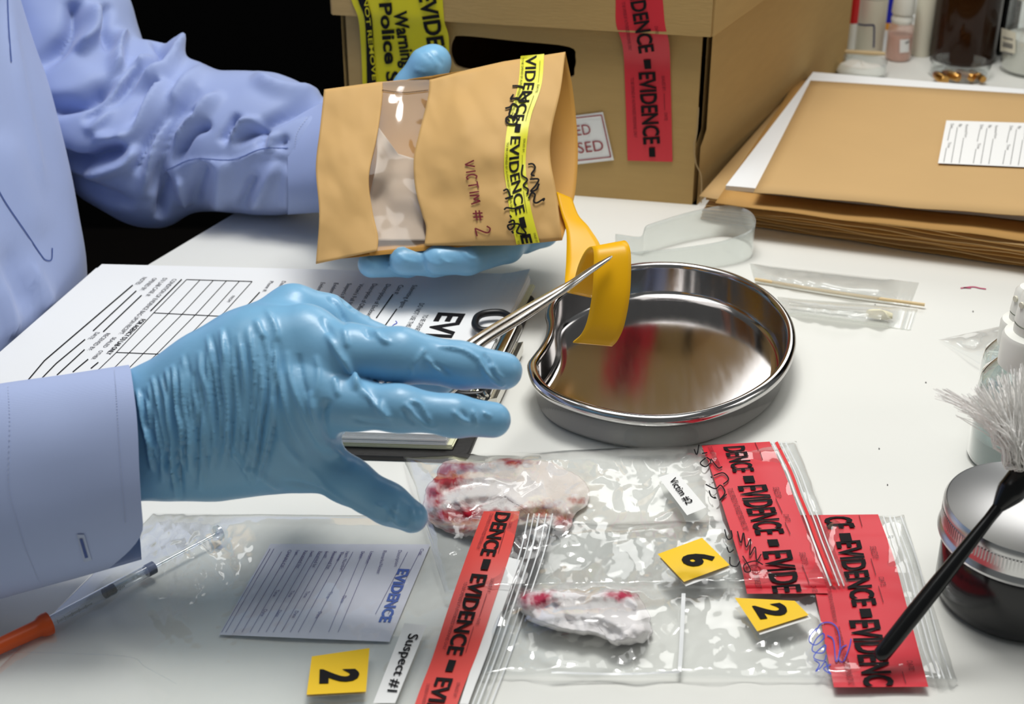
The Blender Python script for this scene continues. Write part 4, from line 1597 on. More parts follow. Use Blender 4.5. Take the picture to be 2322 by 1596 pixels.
# ---- A: front left bag with syringe and card
QA = [(345, 1163), (1260, 1172), (1046, 1752), (-238, 1752)]
hA_ = lambda p: bagheight(QA, .0026, .0012, 33, ((420, 1250, 90, 70, .010), (330, 1300, 120, 40, .004)), .04)(p) + crumple(np.asarray(p, float) * 1.15, 60, .011) * np.exp(-((np.asarray(p)[:, 0] - 430) / 110) ** 2 - ((np.asarray(p)[:, 1] - 1265) / 90) ** 2) + .0085 * np.clip((np.asarray(p)[:, 0] - 950) / 120, 0, 1) * np.clip((1420 - np.asarray(p)[:, 1]) / 150, 0, 1) + .004 * np.exp(-((np.asarray(p)[:, 0] - 760) / 230) ** 2 - ((np.asarray(p)[:, 1] - 1340) / 110) ** 2)
tA = bag('clear evidence bag in front with long red tape, Suspect #1 label and evidence card', QA, hA_, 300, 160, g1(650, 1420))
mb = MB()
sA0, sA1 = smoothed(hA_, .0016, 30), smoothed(hA_, .0023, 30)
tape_strip(mb, [(1097, 1159), (1062, 1250), (1017, 1378), (980, 1492), (942, 1592), (893, 1746)], [(1179, 1159), (1160, 1244), (1121, 1364), (1083, 1478), (1038, 1593), (990, 1746)], sA0, 0, 60, 8)
tape_text(mb, [('DENCE', (1126, 1160), (1089, 1257), (32, 3)), ('EVIDENCE', (1071, 1300), (1013, 1482), (34, 3)), ('EVIDENCE', (991, 1535), (920, 1730), (36, 3))], sA1, 1, .025, 18)
for q in ([(1096, 1267), (1114, 1268), (1106, 1291), (1089, 1290)], [(1018, 1495), (1035, 1497), (1026, 1522), (1009, 1521)]):
    mb.quad(q, sA1, 1, 3, 3)
for p0, p1 in (((1112, 1162), (1080, 1244)), ((1053, 1318), (1003, 1472)), ((968, 1548), (950, 1620))):
    mb.text('TO BE OPENED BY AUTHORIZED PERSONNEL ONLY', p0, p1, (7, 1), sA1, 2, 0, 10)
for s, p0, p1 in (('DATE:', (1155, 1184), (1150, 1196)), ('SEALED BY:', (1114, 1310), (1104, 1342)), ('DATE:', (1083, 1402), (1078, 1416)), ('SEALED BY:', (1037, 1546), (1027, 1580))):
    mb.text(s, p0, p1, (7, 1), sA1, 2, 0, 2)
for L in ([(1146, 1200), (1130, 1252)], [(1104, 1345), (1086, 1400)], [(1074, 1420), (1056, 1478)]):
    mb.stroke(L, 1.2, sA1, 2, False)
mb.build('red_seal_tape', ['tape_red_light', 'ink', 'ink_tape_red'], tA)
mb = MB()
mb.quad([(1150, 1262), (1180, 1270), (1062, 1596), (1042, 1596)], smoothed(hA_, .0012), 0, 4, 16)
mb.build('seal_backing', 'label_white', tA)
mb = MB()
for off, wd in ((18, 3), (30, 2.4), (42, 4), (58, 3), (72, 3)):
    k = 1 - off / 400
    mb.stroke([(1181 + off, 1164), (1162 + off, 1250), (1124 + off, 1366), (1086 + off, 1480), (1040 + off, 1600)], wd, on(hA_, .001), 0)
mb.build('zip_ridge', 'zip_clear', tA)
mb = MB()
l0, l1 = smoothed(hA_, .0018, 30), smoothed(hA_, .0024, 30)
mb.quad([(917, 1413), (968, 1417), (896, 1594), (846, 1594)], l0, 0, 4, 10)
mb.text('Suspect #1', (928, 1436), (878, 1566), (22, 2), l1, 1, .012, 12)
mb.build('name_label', ['label_white', 'ink'], tA)
card_stack(tA, [(707, 1488), (838, 1469), (830, 1568), (695, 1575)], '2', (730, 1517), (729, 1549), (80, -2), hA_, np.array([0, 5]))
# the flap line across the front of the bag
mb = MB()
mb.stroke([(-60, 1478), (120, 1480), (290, 1489), (330, 1512), (400, 1550)], 2.5, on(hA_, .0008), 0)
mb.build('flap_seam', 'bag_film', tA)

mat('evidence_card_paper', (222, 222, 232), 0.7)
mb = MB()
nu, nv = 30, 24
q = np.array([(613, 1233), (976, 1234), (883, 1455), (497, 1439)], float)


def cardh(u, v):
    return .0024 + .0035 * np.sin(np.pi * u) * (1 - v) + .004 * (1 - np.abs(2 * u - 1)) * v ** 2 * .4


u, v = np.meshgrid(np.linspace(0, 1, nu), np.linspace(0, 1, nv), indexing='ij')
p = ((1 - v[..., None]) * ((1 - u[..., None]) * q[0] + u[..., None] * q[1]) + v[..., None] * ((1 - u[..., None]) * q[3] + u[..., None] * q[2])).reshape(-1, 2)
A4 = G(q, .002)


def cardmap(off):
    def m(p):
        p = np.asarray(p, float)
        u = np.full(len(p), .5)
        for _ in range(12):
            T = q[0] + (q[1] - q[0]) * u[:, None]
            ax = q[3] + (q[2] - q[3]) * u[:, None] - T
            v = ((p - T) * ax).sum(1) / (ax * ax).sum(1)
            Lp = q[0] + (q[3] - q[0]) * v[:, None]
            ax = q[1] + (q[2] - q[1]) * v[:, None] - Lp
            u = ((p - Lp) * ax).sum(1) / (ax * ax).sum(1)
        return G(p, .0016 + .0022 * np.sin(np.pi * np.clip(u, 0, 1)) * (1 - .6 * np.clip(v, 0, 1)) + off)
    return m


mb.grid(cardmap(0)(p).reshape(nu, nv, 3), 0, flip=True)
mb.grid(cardmap(-.0004)(p).reshape(nu, nv, 3), 0)
cmp_ = cardmap(.0004)
cs = lambda x, y: (x * .34453 + 480, y * .34453 + 1130)
mb.text('EVIDENCE', cs(1232, 462), cs(1102, 812), (24, 1), cmp_, 1, .04, 16)
for (x0, y0), (x1, y1), s in (((1230, 340), (1200, 450), 'Description:'), ((1130, 342), (1085, 495), 'Remarks/Notes:'), ((1045, 348), (1010, 430), 'Location:'), ((985, 348), (968, 395), 'Date:'), ((885, 348), (840, 480), 'Item Number:'), ((850, 348), (820, 410), 'Time'),
                             ((800, 348), (755, 465), 'Received by:'), ((745, 348), (738, 392), 'From:'), ((705, 348), (660, 455), 'Received by:'), ((650, 345), (642, 385), 'From:'), ((610, 343), (555, 460), 'Received by:'), ((555, 340), (545, 372), 'From:'), ((505, 338), (445, 460), 'CHAIN OF:'), ((1375, 330), (1362, 375), 'Case:'),
                             ((865, 640), (845, 685), 'Date'), ((775, 612), (752, 655), 'Time'), ((625, 610), (600, 652), 'Time'), ((525, 605), (500, 648), 'Time'), ((425, 600), (400, 645), 'Time'), ((705, 745), (680, 788), 'Date'), ((550, 740), (528, 785), 'Date'), ((440, 735), (418, 778), 'Date'), ((345, 730), (320, 775), 'Date')):
    mb.text(s, cs(x0, y0), cs(x1, y1), (8, 0), cmp_, 2, 0, 3)
for x in (1390, 1310, 1235, 1160, 1075, 1015, 950, 880, 830, 775, 725, 680, 630, 580, 530, 480, 430, 405):
    k = (x - 400) / 1000
    x0 = x - 20
    dx = 320 - 60 * k
    y0 = 350 if x > 440 else 330
    mb.stroke([cs(x0, y0), cs(x0 - dx * (.8 if x > 1000 else 1), 880 if x < 1180 else 760)], .9, cmp_, 2, False) if x not in (1160, 1235) else None
ec = mb.build('evidence_card', ['evidence_card_paper', 'ink_print_blue', 'ink_violet'], smooth=False)
tag(ec, 'white lined evidence card with blue EVIDENCE heading inside the front bag', 'card')

mat('cap_orange', (226, 92, 36), 0.35, spec=0.5)
film('syringe_clear', (0.84, 0.87, 0.88), 0.06, 1.5, 0.12, 3.0)
A, B2, C2 = g1(-60, 1492, .0048), g1(112, 1412, .0052), g1(345, 1288, .006)
syr = thing('syringe', 'clear insulin syringe with an orange needle cap inside front bag', 'syringe', tuple(g1(115, 1410, .001)))
z = zc(B2)
s = lambda px: px * z / F
cap = MB().tube(A + (B2 - A) * np.linspace(0, 1, 20)[:, None], np.interp(np.linspace(0, 1, 20), [0, .88, .9, 1], [s(17), s(20), s(27), s(27)]), 24).build('needle_cap', 'cap_orange', syr)
mb = MB()
ax = (C2 - B2) / np.linalg.norm(C2 - B2)
bar = MB().tube(B2 + (C2 - B2) * np.linspace(0.01, 1, 12)[:, None], s(15), 24, caps=False).build('barrel', 'syringe_clear', syr)
P = lambda f: B2 + (C2 - B2) * f
mb = MB()
mb.tube(np.linspace(P(.52), P(.62), 6), [s(12.5), s(13.5), s(12), s(12), s(13.5), s(12.5)], 20)
mb.tube(np.linspace(P(.94), P(1.02), 6), s(15.5), 20)
mb.build('stopper', 'rubber_black', syr)
mb = MB()
mb.tube(np.linspace(P(.62), P(1.70), 6), s(5), 10)
mb.tube(np.linspace(P(1.69), P(1.715), 3), s(20), 20)
mb.build('plunger', 'syringe_clear', syr)
mb = MB()
vw = (CAM - P(.5)) / np.linalg.norm(CAM - P(.5))
sd = np.cross(ax, vw)
sd /= np.linalg.norm(sd)
nn = np.cross(sd, ax)
for k in range(34):
    f = .05 + .45 * k / 34 + (.2 if k > 24 else 0)
    ln = .55 if k % 5 else 1.0
    c = P(f) + s(15.4) * (nn * .8 + sd * .45)
    mb.box(c, ax * s(.7), (sd * .8 - nn * .45) * s(5 * ln), nn * s(.2))
mb.build('scale_marks', 'ink', bar, smooth=False)

# ------------------------------------------------------------------ person: shirt, gloves
from mathutils.bvhtree import BVHTree


def bvh_map(V, Fq, off=0.0006):
    tree = BVHTree.FromPolygons([tuple(v) for v in V], [tuple(int(i) for i in f) for f in Fq])

    def m(p):
        d = rays(p)
        out = []
        for i in range(len(d)):
            dn = d[i] / np.linalg.norm(d[i])
            hit = tree.ray_cast(Vector(CAM), Vector(dn), 6.0)
            out.append(np.array(hit[0]) - dn * off if hit[0] is not None else CAM + d[i] * (out[-1] - CAM) @ FWD if out else CAM + d[i])
        return np.array(out)
    return m


def cloth(name, c1, rough, scale):
    """woven cotton"""
    m = mat(name, c1, rough, spec=0.3, nscale=9, namt=0.05, sheen=0.25)
    nt = m.node_tree
    b = nt.nodes['Principled BSDF']
    tc = nt.nodes.new('ShaderNodeTexCoord')
    hs = []
    for k, d_ in enumerate(('X', 'Z')):
        wv = nt.nodes.new('ShaderNodeTexWave')
        wv.bands_direction = d_
        wv.inputs['Scale'].default_value = scale
        wv.inputs['Distortion'].default_value = 1.2
        nt.links.new(tc.outputs['Object'], wv.inputs['Vector'])
        hs.append(wv)
    ad = nt.nodes.new('ShaderNodeMath')
    nt.links.new(hs[0].outputs['Fac'], ad.inputs[0])
    nt.links.new(hs[1].outputs['Fac'], ad.inputs[1])
    bp = nt.nodes.new('ShaderNodeBump')
    bp.inputs['Strength'].default_value = 0.08
    bp.inputs['Distance'].default_value = 0.0004
    nt.links.new(ad.outputs[0], bp.inputs['Height'])
    nt.links.new(bp.outputs[0], b.inputs['Normal'])
    return m


cloth('shirt_blue', (154, 170, 214), 0.55, 700)
cloth('cuff_blue', (170, 185, 224), 0.6, 700)
mat('thread_pale', (176, 188, 216), 0.7)
mat('thread_dark', (70, 90, 150), 0.7)
mat('glove', (126, 180, 216), 0.34, spec=0.5, nscale=40, namt=0.06, sub=0.06, bscale=260, bstr=0.10)
mat('skin', (206, 150, 122), 0.5, sub=0.1)
mat('trousers', (30, 32, 38), 0.8)
mat('hair', (40, 30, 24), 0.6)

person = thing('person', 'person in a light blue shirt and blue gloves working at the table', 'person', (-0.47, 0.87, 0.0))

# torso, both sleeves
E_ = [(-10, -150), (35, 190), (68, 280), (96, 400), (118, 540), (140, 640), (150, 760), (150, 1000)]
near = [(d1(x, y, 1.01) - np.array([.118, 0, 0]), .118) for x, y in E_]
far = [(d1(x - 240, y, .90) - np.array([.10, 0, .0]), .10) for x, y in E_]
S_near = np.array([-.475, .70, 1.12])


def torsof(P):
    d = smin(chain_sdf(P, near, .03), chain_sdf(P, far, .03), .06)
    d = smin(d, cone_sdf(P, S_near, near[0][0] + np.array([.02, .10, .04]), .085, .085), .06)
    return d + .004 * noise3(P, 9, 5) + .0016 * noise3(P, 26, 6)


tor = surface(torsof, (-.82, .55, .60), (-.22, 1.24, 1.28), .0065, 2)
V, Fq = tor
V = folds(V, Fq, [([(20, 0), (30, 90), (70, 300), (100, 430)], 10, .003), ([(0, 300), (40, 420), (90, 540)], 40, .004), ([(10, 560), (60, 700)], 22, -.005), ([(60, 600), (120, 700)], 18, .005), ([(0, 640), (30, 760)], 20, .005)])
shirt = MB()
shirt.add(V, Fq)
torso_map = bvh_map(V, Fq, .0008)

slv_up = pxchain([(90, -190, 1.15, 165), (150, 100, 1.13, 152), (225, 280, 1.115, 148), (285, 345, 1.11, 136)])
slv_fo = pxchain([(270, 290, 1.115, 128), (345, 345, 1.11, 126), (480, 320, 1.105, 144), (600, 330, 1.09, 145), (700, 352, 1.075, 124)])
slv_dr = pxchain([(250, 370, 1.115, 80), (330, 432, 1.10, 62), (352, 462, 1.10, 44)])
slv_hu = pxchain([(350, 150, 1.115, 64), (400, 210, 1.11, 78)])


def sleevef(P):
    d = smin(chain_sdf(P, slv_up, .02), chain_sdf(P, slv_fo, .02), .02)
    d = smin(d, chain_sdf(P, slv_dr, .01), .02)
    d = smin(d, chain_sdf(P, slv_hu, .01), .02)
    return d + .003 * noise3(P, 22, 3) + .0010 * noise3(P, 60, 8)


lo = np.min([c[0] - c[1] for c in slv_up + slv_fo], 0) - .02
hi = np.max([c[0] + c[1] for c in slv_up + slv_fo], 0) + .02
V, Fq = surface(sleevef, lo, hi, .0022, 2)
cc = lambda L: [(x / 2.2795, y / 2.2795) for x, y in L]
FO = [(cc([(470, 20), (480, 150), (400, 270)]), 16, .010), (cc([(375, 0), (380, 60), (350, 200), (180, 360)]), 16, -.010), (cc([(560, 20), (540, 150), (600, 300)]), 12, -.006),
      (cc([(630, 150), (600, 300), (610, 400)]), 13, .010), (cc([(800, 190), (850, 270), (830, 390)]), 12, -.010), (cc([(860, 190), (910, 260), (850, 390), (690, 470)]), 14, .010),
      (cc([(590, 430), (400, 520), (160, 560)]), 18, -.012), (cc([(800, 300), (650, 430), (450, 690)]), 14, .009), (cc([(730, 370), (600, 510), (440, 640)]), 12, -.010),
      (cc([(880, 430), (800, 530), (640, 710), (480, 720)]), 13, .010), (cc([(850, 440), (740, 570), (640, 720)]), 9, -.008), (cc([(1060, 340), (950, 480), (860, 620), (800, 780), (730, 1030)]), 16, .0075),
      (cc([(1020, 450), (890, 620), (830, 800), (790, 1000)]), 14, -.0085), (cc([(910, 520), (790, 700), (700, 900)]), 10, -.008), (cc([(640, 740), (560, 780), (400, 850), (210, 770)]), 16, -.012), (cc([(720, 760), (640, 850), (420, 900)]), 14, .008),
      (cc([(1150, 480), (1010, 630), (900, 740)]), 10, .008), (cc([(1090, 640), (980, 690), (900, 850)]), 10, -.007), (cc([(1230, 590), (1180, 680), (1150, 740)]), 9, -.009), (cc([(1360, 640), (1250, 640), (1160, 740)]), 9, .007),
      (cc([(1700, 540), (1540, 560), (1360, 650), (1200, 740)]), 13, -.007), (cc([(1660, 500), (1450, 470), (1300, 400)]), 14, .006), (cc([(1320, 900), (1245, 1080)]), 9, -.006), (cc([(1500, 850), (1480, 1080)]), 16, .003),
      (cc([(1440, 830), (1300, 1080)]), 14, .004), (cc([(1150, 820), (1130, 1090)]), 18, .004), (cc([(1060, 830), (1000, 1050)]), 12, -.005), (cc([(930, 900), (960, 1060)]), 12, .006), (cc([(860, 900), (830, 1130)]), 10, -.010),
      (cc([(1370, 650), (1340, 760)]), 8, -.006), (cc([(1420, 680), (1390, 770)]), 8, .004), (cc([(1480, 700), (1440, 770)]), 7, -.005), (cc([(230, 900), (420, 960), (700, 1060)]), 14, -.005), (cc([(980, 540), (1020, 620)]), 8, -.005),
      (cc([(860, 890), (1000, 835), (1200, 835), (1350, 780), (1490, 770)]), 4, .0028)]
for k in range(34):
    a = spline(cc([(860, 915), (1000, 860), (1200, 860), (1350, 805), (1490, 798)]), 34)[k]
    FO.append(([tuple(a + (-2, -7)), tuple(a + (2, 9))], 2.6, .0014))
V = folds(V, Fq, [(L, w_ * .98, a * 1.55) for L, w_, a in FO])
for _ in range(2):
    V = relaxed(V, Fq)
shirt.add(V, Fq)
sleeve_map = bvh_map(V, Fq, .0006)
shirt.stroke(cc([(862, 880), (1000, 822), (1200, 824), (1350, 770), (1490, 765)]), 1.6, sleeve_map, 1)
# right sleeve, mostly outside the frame
Wr = d1(-60, 1110, .682)
rs = [(S_near, .072), (np.array([-.50, .52, .92]), .066), (np.array([-.42, .49, .83]), .052), (Wr, .034)]
V, Fq = surface(lambda P: chain_sdf(P, rs, .03) + .003 * noise3(P, 20, 3), (-.60, .40, .74), (-.18, .80, 1.22), .006, 2)
shirt.add(V, Fq)
shirt_o = shirt.build('shirt', ['shirt_blue', 'thread_dark'], person, sharp=0)
mb = MB()
mb.stroke([(-10, 418), (15, 462), (60, 528), (93, 577), (104, 589), (117, 588), (119, 562)], 2.6, torso_map, 1)
mb.build('pocket', ['shirt_blue', 'thread_dark'], shirt_o)
mb = MB()
mb.stroke([(17, -10), (20, 60), (26, 140)], 3.0, torso_map, 1)
mb.build('placket', ['shirt_blue', 'thread_dark'], shirt_o)


def cuff_tube(top0, bot0, top1, bot1, z0, z1, half, rc=0.0, bulge=0, n=40, m=64, thick=.0016):
    """folded shirt cuff: 0 is the open end"""
    top0, bot0, top1, bot1 = (np.asarray(a, float) for a in (top0, bot0, top1, bot1))
    out = []
    for r_ in (0, thick):
        P = np.zeros((n, m, 3))
        for j, a in enumerate(np.linspace(0, 2 * math.pi, m, endpoint=False)):
            ca, sa = math.cos(a), math.sin(a)
            se = np.sign(ca) * abs(ca) ** .8
            w_ = (1 - se) / 2
            s0 = rc * max(0, (w_ - .82) / .18) ** 2 if sa > 0 else 0
            for i, s in enumerate(np.linspace(0, 1, n)):
                s = s0 + (1 - s0) * s
                T = top0 + (top1 - top0) * s
                B_ = bot0 + (bot1 - bot0) * s
                q = T + (B_ - T) * w_
                q = q + np.array([bulge * (sa > 0) * abs(sa) * (1 - s), 0])
                z = z0 + (z1 - z0) * s - (half - r_) * sa
                P[i, j] = d1(q[0], q[1], z)
                if r_:
                    c = (T + B_) / 2
                    P[i, j] += (d1(c[0], c[1], z0 + (z1 - z0) * s) - P[i, j]) * .03
        out.append(P)
    return out


def wob(P, a, sc, seed):
    q = P.reshape(-1, 3)
    return (q + a * np.stack([noise3(q, sc, seed), noise3(q, sc, seed + 1), noise3(q, sc, seed + 2)], 1)).reshape(P.shape)


# near cuff
cuffR = MB()
o_, i_ = cuff_tube((285, 825), (322, 1268), (-190, 900), (-170, 1400), .682, .680, .033, rc=.16, bulge=14)
o_ = wob(o_, .0012, 30, 4)
i_ = wob(i_, .0012, 30, 4)
cuffR.grid(o_, 0, cv=True)
cuffR.grid(i_, 0, cv=True, flip=True)
cuffR.grid(np.stack([o_[0], i_[0]]), 0, cv=True, flip=True)
qf = [(i * 64 + j, i * 64 + (j + 1) % 64, (i + 1) * 64 + (j + 1) % 64, (i + 1) * 64 + j) for i in range(39) for j in range(64)]
cm_ = bvh_map(o_.reshape(-1, 3), qf, .0004)


def stitches(mb, line, n, wd, mp, mi):
    P = spline(line, n * 2 + 1)
    for k in range(n):
        mb.stroke([tuple(P[2 * k]), tuple(P[2 * k + 1])], wd, mp, mi, False)


stitches(cuffR, [(259, 838), (264, 900), (270, 1000), (277, 1100), (285, 1190)], 60, 2.2, cm_, 1)
stitches(cuffR, [(18, 875), (22, 960), (20, 1100), (38, 1180), (60, 1250), (88, 1318)], 60, 2.0, cm_, 1)
cuff = cuffR.build('cuff', ['cuff_blue', 'thread_pale'], person, sharp=0)
mb = MB()
mb.quad([(174, 1212), (191, 1212), (208, 1270), (190, 1274)], bvh_map(o_.reshape(-1, 3), qf, .0007), 0, 2, 4)
mb.quad([(180, 1222), (187, 1222), (200, 1264), (193, 1266)], bvh_map(o_.reshape(-1, 3), qf, .0011), 1, 2, 4)
mb.build('buttonhole', ['thread_pale', 'thread_dark'], cuff)
# far cuff
mb = MB()
o_, i_ = cuff_tube((775, 215), (775, 478), (652, 262), (655, 486), 1.062, 1.075, .038, bulge=0)
mb.grid(wob(o_, .0015, 25, 9), 0, cv=True)
mb.grid(wob(i_, .0015, 25, 9), 0, cv=True, flip=True)
mb.grid(np.stack([o_[0], i_[0]]), 0, cv=True, flip=True)
stitches(mb, [(700, 262), (674, 300), (668, 340)], 14, 1.6, sleeve_map, 1)
mb.build('cuff', ['shirt_blue', 'thread_pale'], person, sharp=0)

# forearm skin, neck and head above the frame
skinc = [(d1(-100, 1090, .682), .023), (d1(200, 1020, .684), .020), (d1(318, 1010, .684), .018)]
neck = np.array([-.49, .87, 1.20])
hd_ = np.array([-.44, .86, 1.37])


def bodyf(P):
    d = smin(cone_sdf(P, neck, hd_ - (.02, 0, .05), .058, .054), np.linalg.norm((P - hd_ - (0, 0, .02)) * (1, 1.22, .9), axis=1) - .095, .02)
    d = smin(d, cone_sdf(P, hd_ + (.02, 0, -.05), hd_ + (.065, 0, -.085), .06, .035), .03)
    d = smin(d, cone_sdf(P, hd_ + (.092, 0, .02), hd_ + (.112, 0, -.018), .010, .015), .012)
    for s_ in (-1, 1):
        d = smin(d, cone_sdf(P, hd_ + (-.012, s_ * .080, .015), hd_ + (-.016, s_ * .083, -.02), .015, .011), .006)
        d = -smin(-d, np.linalg.norm(P - hd_ - (.092, s_ * .032, .018), axis=1) - .012, .01)
        d = smin(d, np.linalg.norm(P - hd_ - (.080, s_ * .032, .018), axis=1) - .0125, .002)
    d = smin(d, cone_sdf(P, hd_ + (.090, -.02, -.048), hd_ + (.090, .02, -.048), .008, .008), .006)
    return d


V, Fq = surface(bodyf, (-.62, .74, 1.12), (-.28, 1.0, 1.52), .0045, 2)
mb = MB()
mb.add(V, Fq)
body = mb.build('body', 'skin', person, sharp=0)
mb = MB()
mb.tube([c[0] for c in skinc], [c[1] for c in skinc], 24)
mb.build('wrist', 'skin', person, sharp=0)
V, Fq = surface(lambda P: np.maximum(np.linalg.norm((P - hd_ - (-.012, 0, .028)) * (1, 1.2, .92), axis=1) - .105 + .003 * noise3(P, 60, 2), (P - hd_ - (.045, 0, .03)) @ np.array([.75, 0, -.5])), (-.62, .74, 1.24), (-.28, 1.0, 1.52), .005, 1)
mb = MB()
mb.add(V, Fq)
mb.build('hair', 'hair', person, sharp=0)
hip = near[-1][0] * (1, 0, 0) + np.array([-.03, .87, .50])
lg = []
for s_ in (-1, 1):
    lg.append([(hip + (0, s_ * .09, 0), .10), (hip + (.40, s_ * .10, .02), .068), (hip + (.40, s_ * .10, -.42), .05)])


def legf(P):
    return np.minimum(chain_sdf(P, lg[0], .03), chain_sdf(P, lg[1], .03))


V, Fq = surface(legf, hip - (.16, .26, .50), hip + (.50, .26, .16), .011, 1)
mb = MB()
mb.add(V, Fq)
mb.build('trousers', 'trousers', person, sharp=0)

# ------------------------------------------------------------------ right glove (near)
palm = [pxchain(L, .965) for L in (
    [(230, 962, .712, 100), (400, 915, .708, 104), (560, 838, .700, 114)],
    [(230, 1046, .712, 100), (400, 1020, .708, 106), (600, 1000, .702, 112)],
    [(480, 850, .704, 98), (600, 800, .700, 98), (690, 768, .697, 80)],
    [(480, 930, .700, 100), (730, 880, .688, 76)],
    [(480, 985, .702, 98), (700, 955, .695, 76)],
    [(500, 1030, .708, 92), (660, 1018, .706, 74)])]
fing = [pxchain(L, .965) for L in (
    [(560, 790, .715, 86), (665, 712, .725, 64), (740, 728, .732, 58), (855, 790, .738, 50), (965, 845, .735, 42), (1000, 862, .733, 33)],
    [(690, 790, .697, 78), (790, 800, .688, 64), (905, 806, .685, 61), (1045, 828, .690, 50), (1142, 841, .695, 43)],
    [(715, 900, .688, 74), (800, 917, .680, 57), (905, 926, .674, 51), (1030, 943, .676, 45), (1118, 952, .681, 41)],
    [(690, 950, .700, 66), (745, 945, .735, 46), (725, 905, .765, 40), (680, 900, .76, 36)],
    [(640, 1010, .706, 76), (700, 1042, .704, 62), (790, 1090, .700, 51), (880, 1142, .700, 44), (934, 1172, .700, 37)])]


def gloveRf(P):
    pd = None
    for c in palm:
        e = chain_sdf(P, c, .008)
        pd = e if pd is None else smin(pd, e, .012)
    d = pd
    for k, c in enumerate(fing):
        e = smin(pd, chain_sdf(P, c, .005), .010 if k in (0, 4) else .007)
        d = np.minimum(d, e)
    return d


allp = [c for L in palm + fing for c in L]
lo = np.min([c[0] - c[1] for c in allp], 0) - .006
hi = np.max([c[0] + c[1] for c in allp], 0) + .006
V, Fq = surface(gloveRf, lo, hi, .00100, 1)
WR = []
rng = random.Random(12)
for k in range(24):                                                     # bunched rubber at the wrist
    f = (k + rng.uniform(-.3, .3)) / 23
    x0 = 305 + 300 * f
    yt = np.interp(x0, [290, 400, 480, 560, 620, 680], [832, 798, 752, 700, 662, 648])
    xb = 352 + 230 * f + rng.uniform(-8, 8)
    yb = np.interp(xb, [345, 400, 470, 560, 600, 660], [1150, 1138, 1128, 1118, 1108, 1080])
    bow = 8 + 22 * f
    top = rng.uniform(.0, .25)
    end = rng.uniform(.72, 1.0)
    pts = []
    for t in np.linspace(top, end, 6):
        pts.append((x0 + (xb - x0) * t ** 1.25 + bow * math.sin(math.pi * t) + rng.uniform(-4, 4), yt + (yb - yt) * t))
    WR.append((pts, rng.uniform(4, 7), rng.uniform(.0011, .0021) * (1 - .35 * f)))
    pts2 = [(x + rng.uniform(8, 11), y) for x, y in pts]
    WR.append((pts2, rng.uniform(3.5, 5.5), -rng.uniform(.0008, .0016) * (1 - .35 * f)))
c6 = lambda L: [(x / 3.069 + 560, y / 3.069 + 560) for x, y in L]
for L, wd, a in (([(560, 590), (640, 730), (740, 900), (760, 1000)], 8, .0016), ([(520, 480), (600, 640), (680, 780)], 6, -.0008), ([(430, 1000), (480, 1180), (560, 1380), (700, 1520)], 9, .0016), ([(560, 1060), (520, 1200), (560, 1360)], 10, -.0014),
                 ([(280, 720), (300, 900), (370, 1100), (480, 1330), (600, 1500)], 6, .0010), ([(360, 740), (380, 900), (440, 1100)], 5, -.0008), ([(180, 720), (230, 950), (300, 1200), (420, 1440)], 6, .0011), ([(480, 750), (500, 900), (470, 1050)], 5, .0007),
                 ([(880, 570), (940, 640), (1000, 670)], 4, .0009), ([(820, 560), (860, 640)], 4, -.0007), ([(670, 560), (690, 640), (700, 700)], 4, .0008), ([(1240, 760), (1300, 830), (1360, 870)], 4, .0011), ([(1260, 800), (1360, 850), (1420, 900)], 4, -.0007), ([(1330, 690), (1500, 720), (1620, 790)], 4, .0010),
                 ([(1600, 760), (1650, 860), (1740, 940), (1800, 960)], 4, .0013), ([(1650, 740), (1700, 830)], 4, -.0007), ([(1700, 800), (1740, 880), (1800, 930)], 4, .0008), ([(1140, 830), (1150, 900)], 3, .0007), ([(1160, 830), (1240, 700)], 5, .0006),
                 ([(740, 900), (800, 1000), (900, 1100), (1000, 1190)], 6, .0014), ([(770, 960), (880, 1110)], 4, -.0009), ([(930, 1060), (970, 1160), (1010, 1200)], 4, .0011), ([(1100, 1080), (1160, 1170), (1240, 1230), (1330, 1260)], 4, .0013), ([(1080, 1120), (1120, 1190), (1200, 1250)], 4, -.0008), ([(1240, 1150), (1290, 1230)], 3, .0010), ([(1130, 1070), (1200, 1090), (1240, 1160)], 3, .0009),
                 ([(1430, 1130), (1480, 1190), (1560, 1230)], 3, .0009), ([(1570, 1130), (1600, 1250)], 3, .0011), ([(1490, 1130), (1530, 1190)], 3, -.0007), ([(1640, 1150), (1700, 1180)], 3, .0008), ([(600, 900), (640, 1040)], 5, .0008), ([(720, 1190), (820, 1220), (1000, 1240)], 5, -.0006),
                 ([(130, 420), (200, 560), (210, 660)], 5, .0009), ([(60, 500), (120, 640)], 5, .0009), ([(640, 300), (700, 390), (760, 440)], 5, -.0010), ([(700, 380), (800, 420), (860, 500)], 4, .0009), ([(560, 340), (640, 420), (690, 540)], 6, -.0010)):
    WR.append((c6(L), wd, a))
for L, wd, a in (([(640, 1090), (720, 1110), (800, 1160)], 5, -.0008), ([(700, 1060), (760, 1120), (860, 1180)], 5, .0009), ([(850, 1140), (880, 1160), (880, 1190)], 4, .0010), ([(900, 1140), (895, 1180), (930, 1195)], 4, .0011), ([(930, 1150), (940, 1190)], 3, .0008), ([(870, 1150), (905, 1170)], 3, -.0008),
                 ([(560, 1060), (640, 1110)], 6, .0009), ([(520, 1010), (580, 1100)], 5, .0009), ([(620, 900), (640, 1000), (690, 1060)], 7, .0010)):
    WR.append((L, wd, a))
V = relaxed(folds(V, Fq, [(L, w_, a * 1.75) for L, w_, a in WR]), Fq)
mb = MB()
mb.add(V, Fq)
mb.build('glove', 'glove', person, sharp=0)

